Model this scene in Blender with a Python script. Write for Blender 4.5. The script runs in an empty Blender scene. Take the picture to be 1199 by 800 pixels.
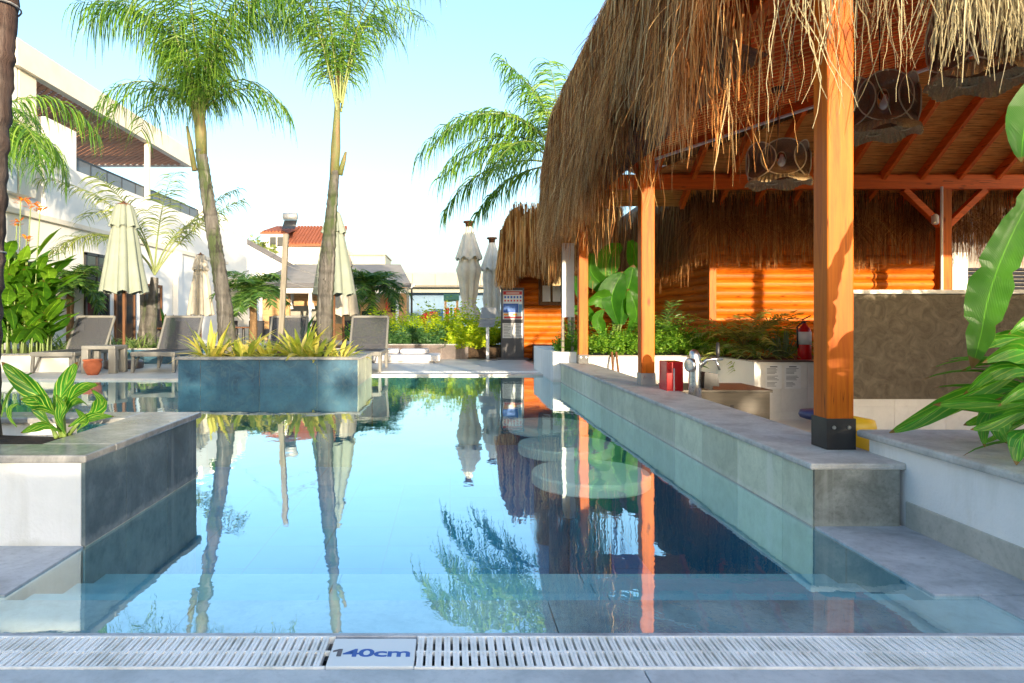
import bpy, math, random
from mathutils import Vector, Matrix, noise
R = math.radians
random.seed(7)
rnd = random.random
def ru(a, b): return a + (b - a) * random.random()
scene = bpy.context.scene
COL = scene.collection
F, U0, V0, H = 799.33, 527.0, 373.0, 1.0
def P(u, v, Y): return Vector(((u - U0) / F * Y, Y, H - (v - V0) / F * Y))
V = Vector
# ------------------------------------------------------------------ mesh builder
BASE = {}
class MB:
    def __init__(s): s.v = []; s.f = []; s.uv = {}
    def add(s, vs, fs):
        n = len(s.v); s.v.extend([tuple(p) for p in vs]); s.f.extend([tuple(i + n for i in f) for f in fs])
        return n
    def box(s, x0, x1, y0, y1, z0, z1):
        s.add([(x0,y0,z0),(x1,y0,z0),(x1,y1,z0),(x0,y1,z0),(x0,y0,z1),(x1,y0,z1),(x1,y1,z1),(x0,y1,z1)],
              [(3,2,1,0),(4,5,6,7),(0,1,5,4),(1,2,6,5),(2,3,7,6),(3,0,4,7)])
    def bar(s, a, b, w, h, up=(0,0,1)):
        a = V(a); b = V(b); d = (b - a).normalized(); up = V(up)
        x = d.cross(up)
        if x.length < 1e-4: x = d.cross(V((1,0,0)))
        x.normalize(); y = x.cross(d).normalized()
        q = []
        for p in (a, b):
            for sx, sy in ((-1,-1),(1,-1),(1,1),(-1,1)): q.append(p + x*sx*w/2 + y*sy*h/2)
        s.add(q, [(0,1,2,3),(7,6,5,4),(0,4,5,1),(1,5,6,2),(2,6,7,3),(3,7,4,0)])
    def tube(s, pts, rad, n=8, cap=True, jitter=0.0):
        pts = [V(p) for p in pts]
        if not hasattr(rad, '__len__'): rad = [rad]*len(pts)
        vs = []; m = len(pts)
        x = None
        for i, p in enumerate(pts):
            d = (pts[min(i+1,m-1)] - pts[max(i-1,0)]).normalized()
            if x is None:
                x = d.cross(V((0,1,0)) if abs(d.y) < .9 else V((1,0,0))).normalized()
            x = (x - d*x.dot(d)).normalized(); y = d.cross(x)
            for k in range(n):
                a = 2*math.pi*k/n
                r = rad[i]*(1 + (ru(-jitter, jitter) if jitter else 0))
                vs.append(p + x*math.cos(a)*r + y*math.sin(a)*r)
        fs = [(i*n+k, i*n+(k+1)%n, (i+1)*n+(k+1)%n, (i+1)*n+k) for i in range(m-1) for k in range(n)]
        if cap: fs.append(tuple(range(n-1,-1,-1))); fs.append(tuple((m-1)*n+k for k in range(n)))
        s.add(vs, fs)
    def lathe(s, prof, c=(0,0,0), n=20, fn=None):
        vs = []; m = len(prof); c = V(c)
        for r, z in prof:
            for k in range(n):
                a = 2*math.pi*k/n; rr, zz = (r, z) if fn is None else fn(r, z, a)
                vs.append((c.x+math.cos(a)*rr, c.y+math.sin(a)*rr, c.z+zz))
        fs = [(i*n+k, i*n+(k+1)%n, (i+1)*n+(k+1)%n, (i+1)*n+k) for i in range(m-1) for k in range(n)]
        fs.append(tuple(range(n-1,-1,-1))); fs.append(tuple((m-1)*n+k for k in range(n)))
        s.add(vs, fs)
    def poly(s, pts): s.add(pts, [tuple(range(len(pts)))])
    def prism(s, pts, ext):
        n = len(pts); ext = V(ext)
        s.add([V(p) for p in pts] + [V(p)+ext for p in pts],
              [tuple(range(n-1,-1,-1)), tuple(range(n,2*n))] + [(i,(i+1)%n,n+(i+1)%n,n+i) for i in range(n)])
    def ribbon(s, pts, side, w):
        n = len(pts); vs = []
        for i, p in enumerate(pts):
            ww = w[i] if hasattr(w,'__len__') else w
            sd = side[i] if isinstance(side, list) else side
            vs.append(p - sd*ww/2); vs.append(p + sd*ww/2)
        s.add(vs, [(2*i,2*i+1,2*i+3,2*i+2) for i in range(n-1)])
    def leaf(s, pts, w, side, fold=.25, wave=0.0):
        if len(pts) > 30: w = [x*(1-(.28 if i%9==4 else .12 if i%9==5 else 0)) for i, x in enumerate(w)]
        """leaf blade with a midrib crease; uv: u across 0..1, v along 0..1"""
        n = len(pts); base = len(s.v); vs = []
        for i, p in enumerate(pts):
            d = (pts[min(i+1,n-1)] - pts[max(i-1,0)]).normalized()
            sd = side[i] if isinstance(side, list) else side
            sd = (sd - d*sd.dot(d)).normalized(); nn = sd.cross(d)
            hw = w[i]/2
            wv = wave*hw*math.sin(i*2.1+base)
            vs += [p - sd*hw + nn*(fold*hw+wv), p - sd*hw*.5 + nn*(fold*hw*.6), p, p + sd*hw*.5 + nn*(fold*hw*.6), p + sd*hw + nn*(fold*hw-wv)]
            for k in range(5): s.uv[base+i*5+k] = (k/4, i/(n-1))
        s.add(vs, [(5*i+k, 5*i+k+1, 5*i+k+6, 5*i+k+5) for i in range(n-1) for k in range(4)])
    def build(s, name, mat, parent=None, smooth=False, bevel=0.0, loc=None):
        off = V((0,0,0))
        if parent is not None: off = BASE[parent.name]
        elif loc is not None: off = V(loc)
        me = bpy.data.meshes.new(name)
        me.from_pydata([(p[0]-off.x, p[1]-off.y, p[2]-off.z) for p in s.v], [], s.f)
        if s.uv:
            uvl = me.uv_layers.new(name='UVMap')
            for l in me.loops: uvl.data[l.index].uv = s.uv.get(l.vertex_index, (0,0))
        me.update()
        if smooth: me.shade_smooth()
        o = bpy.data.objects.new(name, me); COL.objects.link(o)
        me.materials.append(mat)
        BASE[o.name] = off
        if parent is not None: o.parent = parent
        elif loc is not None: o.location = off
        if bevel:
            b = o.modifiers.new('bevel','BEVEL'); b.width = bevel; b.segments = 2; b.limit_method = 'ANGLE'
        return o
def tag(o, label=None, cat=None, group=None, kind=None):
    if label: o['label'] = label
    if cat: o['category'] = cat
    if group: o['group'] = group
    if kind: o['kind'] = kind
    return o
def thing(name, loc, label, cat, group=None):
    o = bpy.data.objects.new(name, None); COL.objects.link(o); o.location = loc
    BASE[o.name] = V(loc); o.empty_display_size = .2
    return tag(o, label, cat, group)
def dup(root, loc, label=None, rz=None):
    r = root.copy(); COL.objects.link(r); r.location = loc
    if label: r['label'] = label
    if rz is not None: r.rotation_euler = (0,0,rz)
    for ch in list(root.children):
        c = ch.copy(); COL.objects.link(c); c.parent = r
        for g in list(ch.children):
            d = g.copy(); COL.objects.link(d); d.parent = c
    return r
# ------------------------------------------------------------------ materials
def newmat(name):
    m = bpy.data.materials.new(name); m.use_nodes = True
    nt = m.node_tree
    for n in list(nt.nodes): nt.nodes.remove(n)
    return m, nt
def N(nt, t, **kw):
    n = nt.nodes.new(t)
    for k, v in kw.items():
        if k.startswith('i_'): n.inputs[k[2:].replace('_',' ')].default_value = v
        else: setattr(n, k, v)
    return n
def L(nt, a, b): nt.links.new(a, b)
def c4(c): return (c[0], c[1], c[2], 1)
def coords(nt, scale=(1,1,1), kind='Object', rot=(0,0,0)):
    tc = N(nt,'ShaderNodeTexCoord'); mp = N(nt,'ShaderNodeMapping')
    mp.inputs['Scale'].default_value = scale; mp.inputs['Rotation'].default_value = rot
    L(nt, tc.outputs[kind], mp.inputs['Vector']); return mp.outputs['Vector']
def ramp(nt, fac, stops):
    r = N(nt,'ShaderNodeValToRGB'); e = r.color_ramp.elements
    while len(e) < len(stops): e.new(.5)
    for i,(p,c) in enumerate(stops): e[i].position = p; e[i].color = c4(c)
    L(nt, fac, r.inputs['Fac']); return r.outputs['Color']
def mix(nt, fac, a, b, mode='MIX'):
    m = N(nt,'ShaderNodeMix', data_type='RGBA', blend_type=mode)
    if hasattr(fac,'links'): L(nt, fac, m.inputs['Factor'])
    else: m.inputs['Factor'].default_value = fac
    for s, x in ((6,a),(7,b)):
        if hasattr(x,'links'): L(nt, x, m.inputs[s])
        else: m.inputs[s].default_value = c4(x)
    return m.outputs[2]
def noi(nt, vec, scale, detail=5, rough=.6, dist=0):
    n = N(nt,'ShaderNodeTexNoise'); n.inputs['Scale'].default_value = scale; n.inputs['Detail'].default_value = detail
    n.inputs['Roughness'].default_value = rough; n.inputs['Distortion'].default_value = dist
    L(nt, vec, n.inputs['Vector']); return n.outputs['Fac']
def bumpn(nt, h, strength, dist=.01):
    b = N(nt,'ShaderNodeBump'); b.inputs['Strength'].default_value = strength; b.inputs['Distance'].default_value = dist
    L(nt, h, b.inputs['Height']); return b.outputs['Normal']
def principled(nt, col, rough=.6, metal=0, normal=None, spec=.5):
    p = N(nt,'ShaderNodeBsdfPrincipled')
    if hasattr(col,'links'): L(nt, col, p.inputs['Base Color'])
    else: p.inputs['Base Color'].default_value = c4(col)
    if hasattr(rough,'links'): L(nt, rough, p.inputs['Roughness'])
    else: p.inputs['Roughness'].default_value = rough
    p.inputs['Metallic'].default_value = metal; p.inputs['Specular IOR Level'].default_value = spec
    if normal is not None: L(nt, normal, p.inputs['Normal'])
    return p
def out(nt, sh): o = N(nt,'ShaderNodeOutputMaterial'); L(nt, sh, o.inputs['Surface'])
def mat(name, c1, c2=None, scale=6, stretch=(1,1,1), rough=.6, bump=.2, bscale=40, bdist=.004, metal=0, island=0.0, spec=.5, lo=.3, hi=.7, c3=None, s3=1.5):
    m, nt = newmat(name)
    c2 = c2 or tuple(x*.75 for x in c1)
    vec = coords(nt, stretch)
    col = ramp(nt, noi(nt, vec, scale), [(lo,c2),(hi,c1)])
    if c3:
        col = mix(nt, ramp(nt, noi(nt, vec, s3, 6, .7), [(.45,(0,0,0)),(.68,(1,1,1))]), col, c3)
    if island:
        g = N(nt,'ShaderNodeNewGeometry')
        hs = N(nt,'ShaderNodeHueSaturation'); mr = N(nt,'ShaderNodeMapRange')
        mr.inputs['To Min'].default_value = 1-island; mr.inputs['To Max'].default_value = 1+island
        L(nt, g.outputs['Random Per Island'], mr.inputs['Value']); L(nt, mr.outputs['Result'], hs.inputs['Value'])
        L(nt, col, hs.inputs['Color']); col = hs.outputs['Color']
    nr = bumpn(nt, noi(nt, vec, bscale, 6, .65), bump, bdist) if bump else None
    rr = rough
    if rough < .95:
        mr2 = N(nt,'ShaderNodeMapRange'); mr2.inputs['To Min'].default_value = rough*.8; mr2.inputs['To Max'].default_value = min(1,rough*1.25)
        L(nt, noi(nt, vec, scale*2.3), mr2.inputs['Value']); rr = mr2.outputs['Result']
    p = principled(nt, col, rr, metal, nr, spec)
    out(nt, p.outputs[0]); return m
def leafmat(name, stops, trans=.35, rough=.45, stripes=None, veins=0.0, tcol=None):
    """foliage: colour differs from leaf to leaf, thin blades let light through"""
    m, nt = newmat(name)
    g = N(nt,'ShaderNodeNewGeometry')
    col = ramp(nt, g.outputs['Random Per Island'], stops)
    vec = coords(nt)
    col = mix(nt, ramp(nt, noi(nt, vec, 9), [(.35,(0,0,0)),(.75,(.35,.35,.35))]), col, stops[-1][1])
    nr = None
    if stripes or veins:
        uv = N(nt,'ShaderNodeUVMap'); sp = N(nt,'ShaderNodeSeparateXYZ'); L(nt, uv.outputs['UV'], sp.inputs[0])
        def mth(op, a, b=None):
            q = N(nt,'ShaderNodeMath', operation=op)
            for i, x in enumerate((a,b)):
                if x is None: continue
                if hasattr(x,'links'): L(nt, x, q.inputs[i])
                else: q.inputs[i].default_value = x
            return q.outputs[0]
        ax = mth('ABSOLUTE', mth('SUBTRACT', sp.outputs['X'], .5))
        ph = mth('SUBTRACT', mth('MULTIPLY', sp.outputs['Y'], 1.0), mth('MULTIPLY', ax, 1.1))
        nz = noi(nt, vec, 7)
        if stripes:
            sc, freq, amt = stripes
            w = mth('SINE', mth('ADD', mth('MULTIPLY', ph, freq), mth('MULTIPLY', nz, 3.5)))
            w2 = mth('SINE', mth('ADD', mth('MULTIPLY', ph, freq*2.7), mth('MULTIPLY', nz, 6)))
            f = ramp(nt, mth('MULTIPLY', mth('ADD', w, mth('MULTIPLY', w2, .6)), .6), [(.35,(0,0,0)),(.6,(amt,amt,amt))])
            col = mix(nt, f, col, sc)
        if veins:
            w = mth('SINE', mth('MULTIPLY', ph, 150.0))
            nr = bumpn(nt, w, veins, .004)
            mid = ramp(nt, ax, [(.0,(1,1,1)),(.03,(0,0,0))])
            col = mix(nt, mid, col, tuple(min(1,x*1.9) for x in stops[-1][1]))
            tip = mth('ADD', mth('MULTIPLY', noi(nt, vec, 16), .12), sp.outputs['Y'])
            edge = mth('ADD', mth('MULTIPLY', noi(nt, vec, 22, 4), .10), ax)
            col = mix(nt, ramp(nt, tip, [(.985,(0,0,0)),(1.0,(1,1,1))]), col, (.20,.11,.03))
            col = mix(nt, ramp(nt, edge, [(.545,(0,0,0)),(.565,(.8,.8,.8))]), col, (.26,.20,.05))
            col = mix(nt, ramp(nt, noi(nt, vec, 5, 3), [(.4,(0,0,0)),(.7,(.55,.55,.55))]), col, tuple(x*.5 for x in stops[0][1]))
    p = principled(nt, col, rough, 0, nr, .4)
    t = N(nt,'ShaderNodeBsdfTranslucent')
    hs = N(nt,'ShaderNodeHueSaturation'); hs.inputs['Saturation'].default_value = 1.1; hs.inputs['Value'].default_value = 1.9; hs.inputs['Hue'].default_value = .485
    L(nt, col, hs.inputs['Color']); L(nt, hs.outputs[0], t.inputs['Color'])
    mx = N(nt,'ShaderNodeMixShader'); mx.inputs[0].default_value = trans
    L(nt, p.outputs[0], mx.inputs[1]); L(nt, t.outputs[0], mx.inputs[2]); out(nt, mx.outputs[0]); return m
def strawmat(name, stops, trans=.2):
    m, nt = newmat(name)
    g = N(nt,'ShaderNodeNewGeometry')
    col = ramp(nt, g.outputs['Random Per Island'], stops)
    vec = coords(nt,(3,3,1.2))
    col = mix(nt, ramp(nt, noi(nt, vec, 1.3, 4), [(.35,(0,0,0)),(.7,(.55,.55,.55))]), col, stops[0][1])
    p = principled(nt, col, .8, 0, None, .08)
    t = N(nt,'ShaderNodeBsdfTranslucent'); L(nt, col, t.inputs['Color'])
    mx = N(nt,'ShaderNodeMixShader'); mx.inputs[0].default_value = trans
    L(nt, p.outputs[0], mx.inputs[1]); L(nt, t.outputs[0], mx.inputs[2]); out(nt, mx.outputs[0]); return m
def woodmat(name, c1, c2, axis=2, rough=.45, knots=True, island=.0, coat=.0, spec=.2):
    m, nt = newmat(name)
    st = [14,14,14]; st[axis] = .9
    vec = coords(nt, tuple(st)); vec0 = coords(nt)
    n1 = noi(nt, vec, 1.5, 7, .65, .6)
    col = ramp(nt, n1, [(.3,c2),(.52,c1),(.72,tuple(min(1,x*1.25) for x in c1))])
    if knots:
        st2 = [7,7,7]; st2[axis] = 2.6
        vo = N(nt,'ShaderNodeTexVoronoi'); vo.inputs['Scale'].default_value = 1.0
        L(nt, coords(nt, tuple(st2)), vo.inputs['Vector'])
        col = mix(nt, ramp(nt, vo.outputs['Distance'], [(.05,(.8,.8,.8)),(.16,(0,0,0))]), col, tuple(x*.35 for x in c2))
    col = mix(nt, ramp(nt, noi(nt, vec0, 1.7, 3), [(.4,(0,0,0)),(.75,(.4,.4,.4))]), col, c2)
    st3 = [26,26,26]; st3[axis] = .8
    ck = noi(nt, coords(nt, tuple(st3)), 1.0, 2, .5, .2)
    gate = ramp(nt, noi(nt, coords(nt, (3,3,3)), 1.0, 2), [(.52,(0,0,0)),(.58,(1,1,1))])
    crack = mix(nt, 1.0, ramp(nt, ck, [(.485,(0,0,0)),(.5,(.85,.85,.85)),(.515,(0,0,0))]), gate, 'MULTIPLY')
    col = mix(nt, crack, col, tuple(x*.25 for x in c2))
    if island:
        g = N(nt,'ShaderNodeNewGeometry'); hs = N(nt,'ShaderNodeHueSaturation'); mr = N(nt,'ShaderNodeMapRange')
        mr.inputs['To Min'].default_value = 1-island; mr.inputs['To Max'].default_value = 1+island
        L(nt, g.outputs['Random Per Island'], mr.inputs['Value']); L(nt, mr.outputs['Result'], hs.inputs['Value'])
        L(nt, col, hs.inputs['Color']); col = hs.outputs['Color']
    p = principled(nt, col, rough, 0, bumpn(nt, n1, .25, .003), spec)
    p.inputs['Coat Weight'].default_value = coat; p.inputs['Coat Roughness'].default_value = .2
    out(nt, p.outputs[0]); return m
M = {}
M['post'] = woodmat('post_wood', (.52,.125,.005), (.34,.058,.002), 2, .5)
M['beamx'] = woodmat('beam_wood', (.80,.16,.02), (.60,.10,.012), 0, .45)
M['beamy'] = woodmat('side_beam_wood', (.80,.16,.02), (.60,.10,.012), 1, .45)
M['board'] = woodmat('ceiling_boards', (.70,.105,.018), (.50,.062,.010), 0, .7, island=.25, spec=.03)
M['lit_edge'] = woodmat('ceiling_lit_edges', (1.0,.50,.15), (.92,.36,.09), 0, .6, spec=.1)  # light colour paints the lit edges between the boards
M['logx'] = woodmat('log_siding', (.60,.150,.008), (.40,.075,.004), 0, .42, island=.2)
M['logy'] = woodmat('log_siding_side', (.60,.150,.008), (.40,.075,.004), 1, .42, island=.2)
M['straw'] = strawmat('straw', [(0,(.08,.026,.009)),(.2,(.30,.105,.032)),(.46,(.70,.315,.10)),(.76,(.93,.54,.20)),(1,(1,.80,.44))])
M['straw_dark'] = strawmat('shaded_straw', [(0,(.12,.05,.02)),(.5,(.32,.145,.05)),(1,(.55,.30,.12))])  # darkened straw copy, shade of the bar wing put into its colour
M['straw_grey'] = strawmat('grey_straw', [(0,(.20,.16,.09)),(.4,(.36,.31,.18)),(.75,(.50,.45,.28)),(1,(.66,.58,.38))])
M['thatch'] = mat('thatch_mat', (.33,.2,.1), (.13,.07,.035), 9, (3,3,.6), .9, .8, 30, .03)
M['stucco'] = mat('white_stucco', (.89,.89,.88), (.84,.84,.84), 2, rough=.85, bump=.6, bscale=60, bdist=.006, c3=(.78,.79,.78), s3=1.2)
def stucco_stain():
    nt = M['stucco'].node_tree; p = [n for n in nt.nodes if n.type == 'BSDF_PRINCIPLED'][0]
    src = p.inputs['Base Color'].links[0].from_socket; vec = coords(nt)
    st = ramp(nt, noi(nt, coords(nt,(5,5,.6)), 1.0, 5, .65, .5), [(.52,(0,0,0)),(.68,(.45,.45,.45))])
    c = mix(nt, st, src, (.60,.60,.55))
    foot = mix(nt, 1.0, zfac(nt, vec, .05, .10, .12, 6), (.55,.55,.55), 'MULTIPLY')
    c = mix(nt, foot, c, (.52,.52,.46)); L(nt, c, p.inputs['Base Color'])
M['white'] = mat('white_render', (.86,.85,.81), (.80,.79,.75), 1.5, rough=.85, bump=.15, bscale=30)
M['cream'] = mat('cream_render', (.82,.76,.64), (.74,.67,.54), 1.5, rough=.85, bump=.15, bscale=30)
M['soil'] = mat('soil', (.09,.055,.03), (.03,.02,.012), 12, rough=.95, bump=1, bscale=25, bdist=.03)
M['black_metal'] = mat('black_metal', (.025,.025,.028), (.012,.012,.014), 9, rough=.45, bump=.1)
M['steel'] = mat('brushed_steel', (.62,.62,.62), (.45,.45,.46), 4, (1,8,8), rough=.28, bump=.05, metal=1)
M['dark_steel'] = mat('dark_brushed_steel', (.12,.105,.085), (.08,.07,.058), 4, (1,8,8), rough=.4, bump=.05, metal=.3)
M['grey_metal'] = mat('grey_metal', (.35,.36,.37), (.27,.28,.29), 5, rough=.45, bump=.05, metal=.4)
M['plastic'] = mat('taupe_plastic', (.20,.20,.185), (.155,.155,.145), 4, rough=.45, bump=.06)
M['terracotta'] = mat('terracotta', (.48,.14,.06), (.34,.09,.04), 7, rough=.8, bump=.2)
M['red'] = mat('red_gloss', (.62,.02,.02), (.48,.012,.015), 3, rough=.2, bump=0)
M['yellow'] = mat('yellow_plastic', (.78,.47,.02), (.65,.38,.015), 3, rough=.4, bump=.03)
M['navy'] = mat('navy_plastic', (.03,.04,.13), (.02,.03,.09), 3, rough=.5, bump=.03)
M['paper'] = mat('white_paper', (.8,.8,.78), (.72,.72,.71), 6, rough=.8, bump=.03)
M['ink'] = mat('grey_ink', (.16,.16,.18), (.1,.1,.12), 30, rough=.8, bump=0)
M['blue_ink'] = mat('blue_print', (.03,.12,.48), (.02,.09,.38), 10, rough=.5, bump=0)
M['red_ink'] = mat('red_print', (.62,.03,.04), (.5,.02,.03), 10, rough=.5, bump=0)
M['orange_ink'] = mat('orange_print', (.85,.35,.03), (.75,.25,.02), 10, rough=.5, bump=0)
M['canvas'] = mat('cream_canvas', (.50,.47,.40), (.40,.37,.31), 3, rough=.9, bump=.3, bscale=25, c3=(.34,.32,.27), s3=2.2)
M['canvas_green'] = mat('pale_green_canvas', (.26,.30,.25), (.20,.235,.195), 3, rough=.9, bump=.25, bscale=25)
M['canvas_far'] = mat('lightened_cream_canvas', (.84,.79,.68), (.72,.67,.56), 3, rough=.9, bump=.3, bscale=25, c3=(.62,.58,.49), s3=2.2)  # cream canvas copy, lightened to offset the shade over these umbrellas
M['wood_pole'] = woodmat('weathered_pole', (.24,.22,.18), (.14,.125,.10), 2, .8)
M['dark_wood'] = woodmat('dark_wood', (.16,.075,.035), (.08,.035,.018), 2, .5)
M['panel_wood'] = woodmat('panel_wood', (.50,.31,.15), (.36,.2,.09), 0, .55)
M['glass'] = mat('dark_window_glass', (.03,.035,.04), (.02,.022,.028), 1.2, rough=.06, bump=0, spec=.8)
M['trunk'] = None
# palm bark: grey brown, ring scars, fibres
def barkmat(name, c1, c2, c3, rings=14):
    m, nt = newmat(name)
    vec = coords(nt, (9,9,1.3)); v0 = coords(nt)
    wv = N(nt,'ShaderNodeTexWave', wave_type='BANDS', bands_direction='Z'); wv.inputs['Scale'].default_value = rings/6.28*1.2
    wv.inputs['Distortion'].default_value = 5; wv.inputs['Detail'].default_value = 3; L(nt, v0, wv.inputs['Vector'])
    fib = noi(nt, vec, 2.2, 8, .7, .8)
    col = ramp(nt, fib, [(.28,c2),(.5,c1),(.72,tuple(x*1.35 for x in c1))])
    col = mix(nt, ramp(nt, noi(nt, coords(nt,(2,2,.8)), 1.4, 4), [(.48,(0,0,0)),(.6,(.9,.9,.9))]), col, c3)
    col = mix(nt, ramp(nt, noi(nt, coords(nt,(5,5,.55)), 1.1, 6, .6, .8), [(.54,(0,0,0)),(.62,(.85,.85,.85))]), col, tuple(x*2.1 for x in c1))
    col = mix(nt, ramp(nt, noi(nt, coords(nt,(6,6,.5),'Object',(.3,.2,1)), 1.0, 6, .65, 1), [(.57,(0,0,0)),(.64,(.9,.9,.9))]), col, c2)
    col = mix(nt, ramp(nt, wv.outputs['Fac'], [(.0,(.3,.3,.3)),(.12,(0,0,0))]), col, tuple(x*.5 for x in c2))
    h = N(nt,'ShaderNodeMath', operation='ADD'); L(nt, fib, h.inputs[0]); L(nt, wv.outputs['Fac'], h.inputs[1])
    p = principled(nt, col, .85, 0, bumpn(nt, h.outputs[0], .9, .02), .2); out(nt, p.outputs[0]); return m
M['bark'] = barkmat('palm_bark', (.105,.10,.092), (.03,.028,.026), (.05,.075,.025), 5)
M['bark_near'] = barkmat('near_palm_bark', (.10,.08,.07), (.035,.026,.022), (.08,.05,.042), 7)
M['bark_small'] = barkmat('small_palm_bark', (.30,.19,.10), (.12,.07,.035), (.22,.13,.06), 60)
M['shaft'] = mat('green_crownshaft', (.15,.17,.05), (.075,.09,.025), 3, (6,6,.6), .6, .5, 10, .02, c3=(.22,.12,.06), s3=2.5)
M['petiole'] = mat('petiole', (.20,.25,.06), (.12,.16,.03), 4, rough=.5, bump=0)
M['stem'] = mat('plant_stem', (.16,.24,.05), (.09,.14,.03), 5, rough=.55, bump=.1)
M['palm'] = leafmat('palm_leaflets', [(0,(.022,.085,.012)),(.5,(.062,.18,.018)),(1,(.20,.33,.04))], .3)
M['palm_light'] = leafmat('pale_palm_leaflets', [(0,(.10,.16,.03)),(.5,(.18,.25,.05)),(1,(.32,.36,.10))], .35)
M['palm_small'] = leafmat('small_palm_leaflets', [(0,(.02,.075,.015)),(.5,(.05,.14,.025)),(1,(.12,.22,.04))], .3)
M['banana'] = leafmat('banana_leaf', [(0,(.030,.16,.014)),(1,(.085,.26,.02))], .42, .36, None, .5)
M['canna'] = leafmat('canna_leaf', [(0,(.03,.13,.010)),(.6,(.075,.22,.015)),(1,(.20,.38,.03))], .35, .4, None, .2)
M['ginger'] = leafmat('variegated_leaf', [(0,(.024,.15,.016)),(1,(.05,.24,.02))], .36, .33, ((.55,.66,.12), 26.0, .95), .25)
M['ginger_plain'] = leafmat('glossy_ginger_leaf', [(0,(.025,.17,.015)),(1,(.07,.30,.022))], .36, .3, ((.36,.52,.08), 22.0, .55), .35)
M['dracaena'] = leafmat('yellow_striped_leaf', [(0,(.12,.22,.02)),(.4,(.36,.40,.05)),(.8,(.62,.55,.12)),(1,(.70,.62,.22))], .35, .45)
M['tuft'] = leafmat('tuft_leaf', [(0,(.06,.15,.03)),(.5,(.16,.28,.06)),(1,(.40,.46,.20))], .35, .5)
M['hedge'] = leafmat('hedge_leaf', [(0,(.14,.30,.012)),(.5,(.36,.52,.02)),(1,(.62,.64,.04))], .4, .5)
M['hedge_dark'] = leafmat('dark_hedge_leaf', [(0,(.02,.08,.02)),(.5,(.05,.15,.04)),(1,(.13,.25,.09))], .35, .5)
M['fern'] = leafmat('fern_leaf', [(0,(.03,.13,.012)),(.5,(.10,.27,.02)),(1,(.26,.42,.04))], .38, .5)
M['bronze'] = leafmat('bronze_green_leaf', [(0,(.06,.13,.02)),(.5,(.20,.30,.05)),(1,(.42,.40,.10))], .3, .5)
M['agave'] = leafmat('agave_leaf', [(0,(.10,.16,.07)),(1,(.22,.28,.15))], .15, .5)
M['orange_flower'] = leafmat('orange_petal', [(0,(.75,.16,.02)),(1,(.85,.40,.03))], .3, .5)
M['tree'] = leafmat('broad_tree_leaf', [(0,(.05,.09,.02)),(.6,(.13,.18,.04)),(1,(.25,.28,.07))], .3, .55)
def zfac(nt, vec, z0, z1, amp, sc):
    sp = N(nt,'ShaderNodeSeparateXYZ'); L(nt, coords(nt), sp.inputs[0])
    ad = N(nt,'ShaderNodeMath', operation='MULTIPLY_ADD'); L(nt, noi(nt, vec, sc, 4), ad.inputs[0]); ad.inputs[1].default_value = amp; L(nt, sp.outputs['Z'], ad.inputs[2])
    mr = N(nt,'ShaderNodeMapRange'); mr.inputs['From Min'].default_value = z0; mr.inputs['From Max'].default_value = z1
    mr.inputs['To Min'].default_value = 1; mr.inputs['To Max'].default_value = 0; L(nt, ad.outputs[0], mr.inputs['Value']); return mr.outputs['Result']
# stone ------------------------------------------------------------------
def stonemat(name, c1, c2, c3, scale=5, rough=.5, bump=.3, island=.12, vein=None, scum=None):
    m, nt = newmat(name)
    vec = coords(nt)
    n1 = noi(nt, vec, scale, 9, .68, .5)
    col = ramp(nt, n1, [(.28,c2),(.5,c1),(.75,c3)])
    col = mix(nt, ramp(nt, noi(nt, vec, scale*9, 4, .7), [(.5,(0,0,0)),(.72,(.5,.5,.5))]), col, c2)
    if vein:
        mu = N(nt,'ShaderNodeTexNoise'); mu.inputs['Scale'].default_value = scale*.8; mu.inputs['Detail'].default_value = 8; mu.inputs['Distortion'].default_value = 1.6
        L(nt, vec, mu.inputs['Vector'])
        col = mix(nt, ramp(nt, mu.outputs['Fac'], [(.47,(0,0,0)),(.5,(.8,.8,.8)),(.53,(0,0,0))]), col, vein)
    if scum:
        f1 = mix(nt, 1.0, zfac(nt, vec, .055, .075, .07, 9), ramp(nt, noi(nt, vec, 14, 4), [(.35,(.15,.15,.15)),(.65,(.6,.6,.6))]), 'MULTIPLY')
        col = mix(nt, f1, col, scum)
        dr = mix(nt, 1.0, ramp(nt, noi(nt, coords(nt,(7,7,.5)), 1.0, 4, .6, .4), [(.58,(0,0,0)),(.66,(.4,.4,.4))]), (1,1,1), 'MULTIPLY')
        col = mix(nt, dr, col, scum)
    g = N(nt,'ShaderNodeNewGeometry'); hs = N(nt,'ShaderNodeHueSaturation'); mr = N(nt,'ShaderNodeMapRange')
    mr.inputs['To Min'].default_value = 1-island; mr.inputs['To Max'].default_value = 1+island
    L(nt, g.outputs['Random Per Island'], mr.inputs['Value']); L(nt, mr.outputs['Result'], hs.inputs['Value'])
    L(nt, col, hs.inputs['Color'])
    mr2 = N(nt,'ShaderNodeMapRange'); mr2.inputs['To Min'].default_value = rough*.75; mr2.inputs['To Max'].default_value = min(1,rough*1.3)
    L(nt, n1, mr2.inputs['Value'])
    p = principled(nt, hs.outputs['Color'], mr2.outputs['Result'], 0, bumpn(nt, n1, bump, .006), .5)
    out(nt, p.outputs[0]); return m
stucco_stain()
M['slate'] = stonemat('dark_slate_tile', (.105,.148,.165), (.05,.078,.09), (.23,.28,.295), 4, .55, scum=(.34,.37,.37))
M['slate_blue'] = stonemat('blue_marbled_tile', (.020,.088,.145), (.007,.036,.068), (.05,.15,.21), 3.2, .5, .2, .15, (.05,.11,.14))
M['green_tile'] = stonemat('green_grey_tile', (.58,.63,.48), (.42,.47,.35), (.70,.74,.58), 6, .5, .3, .16, scum=(.78,.78,.70))
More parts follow.
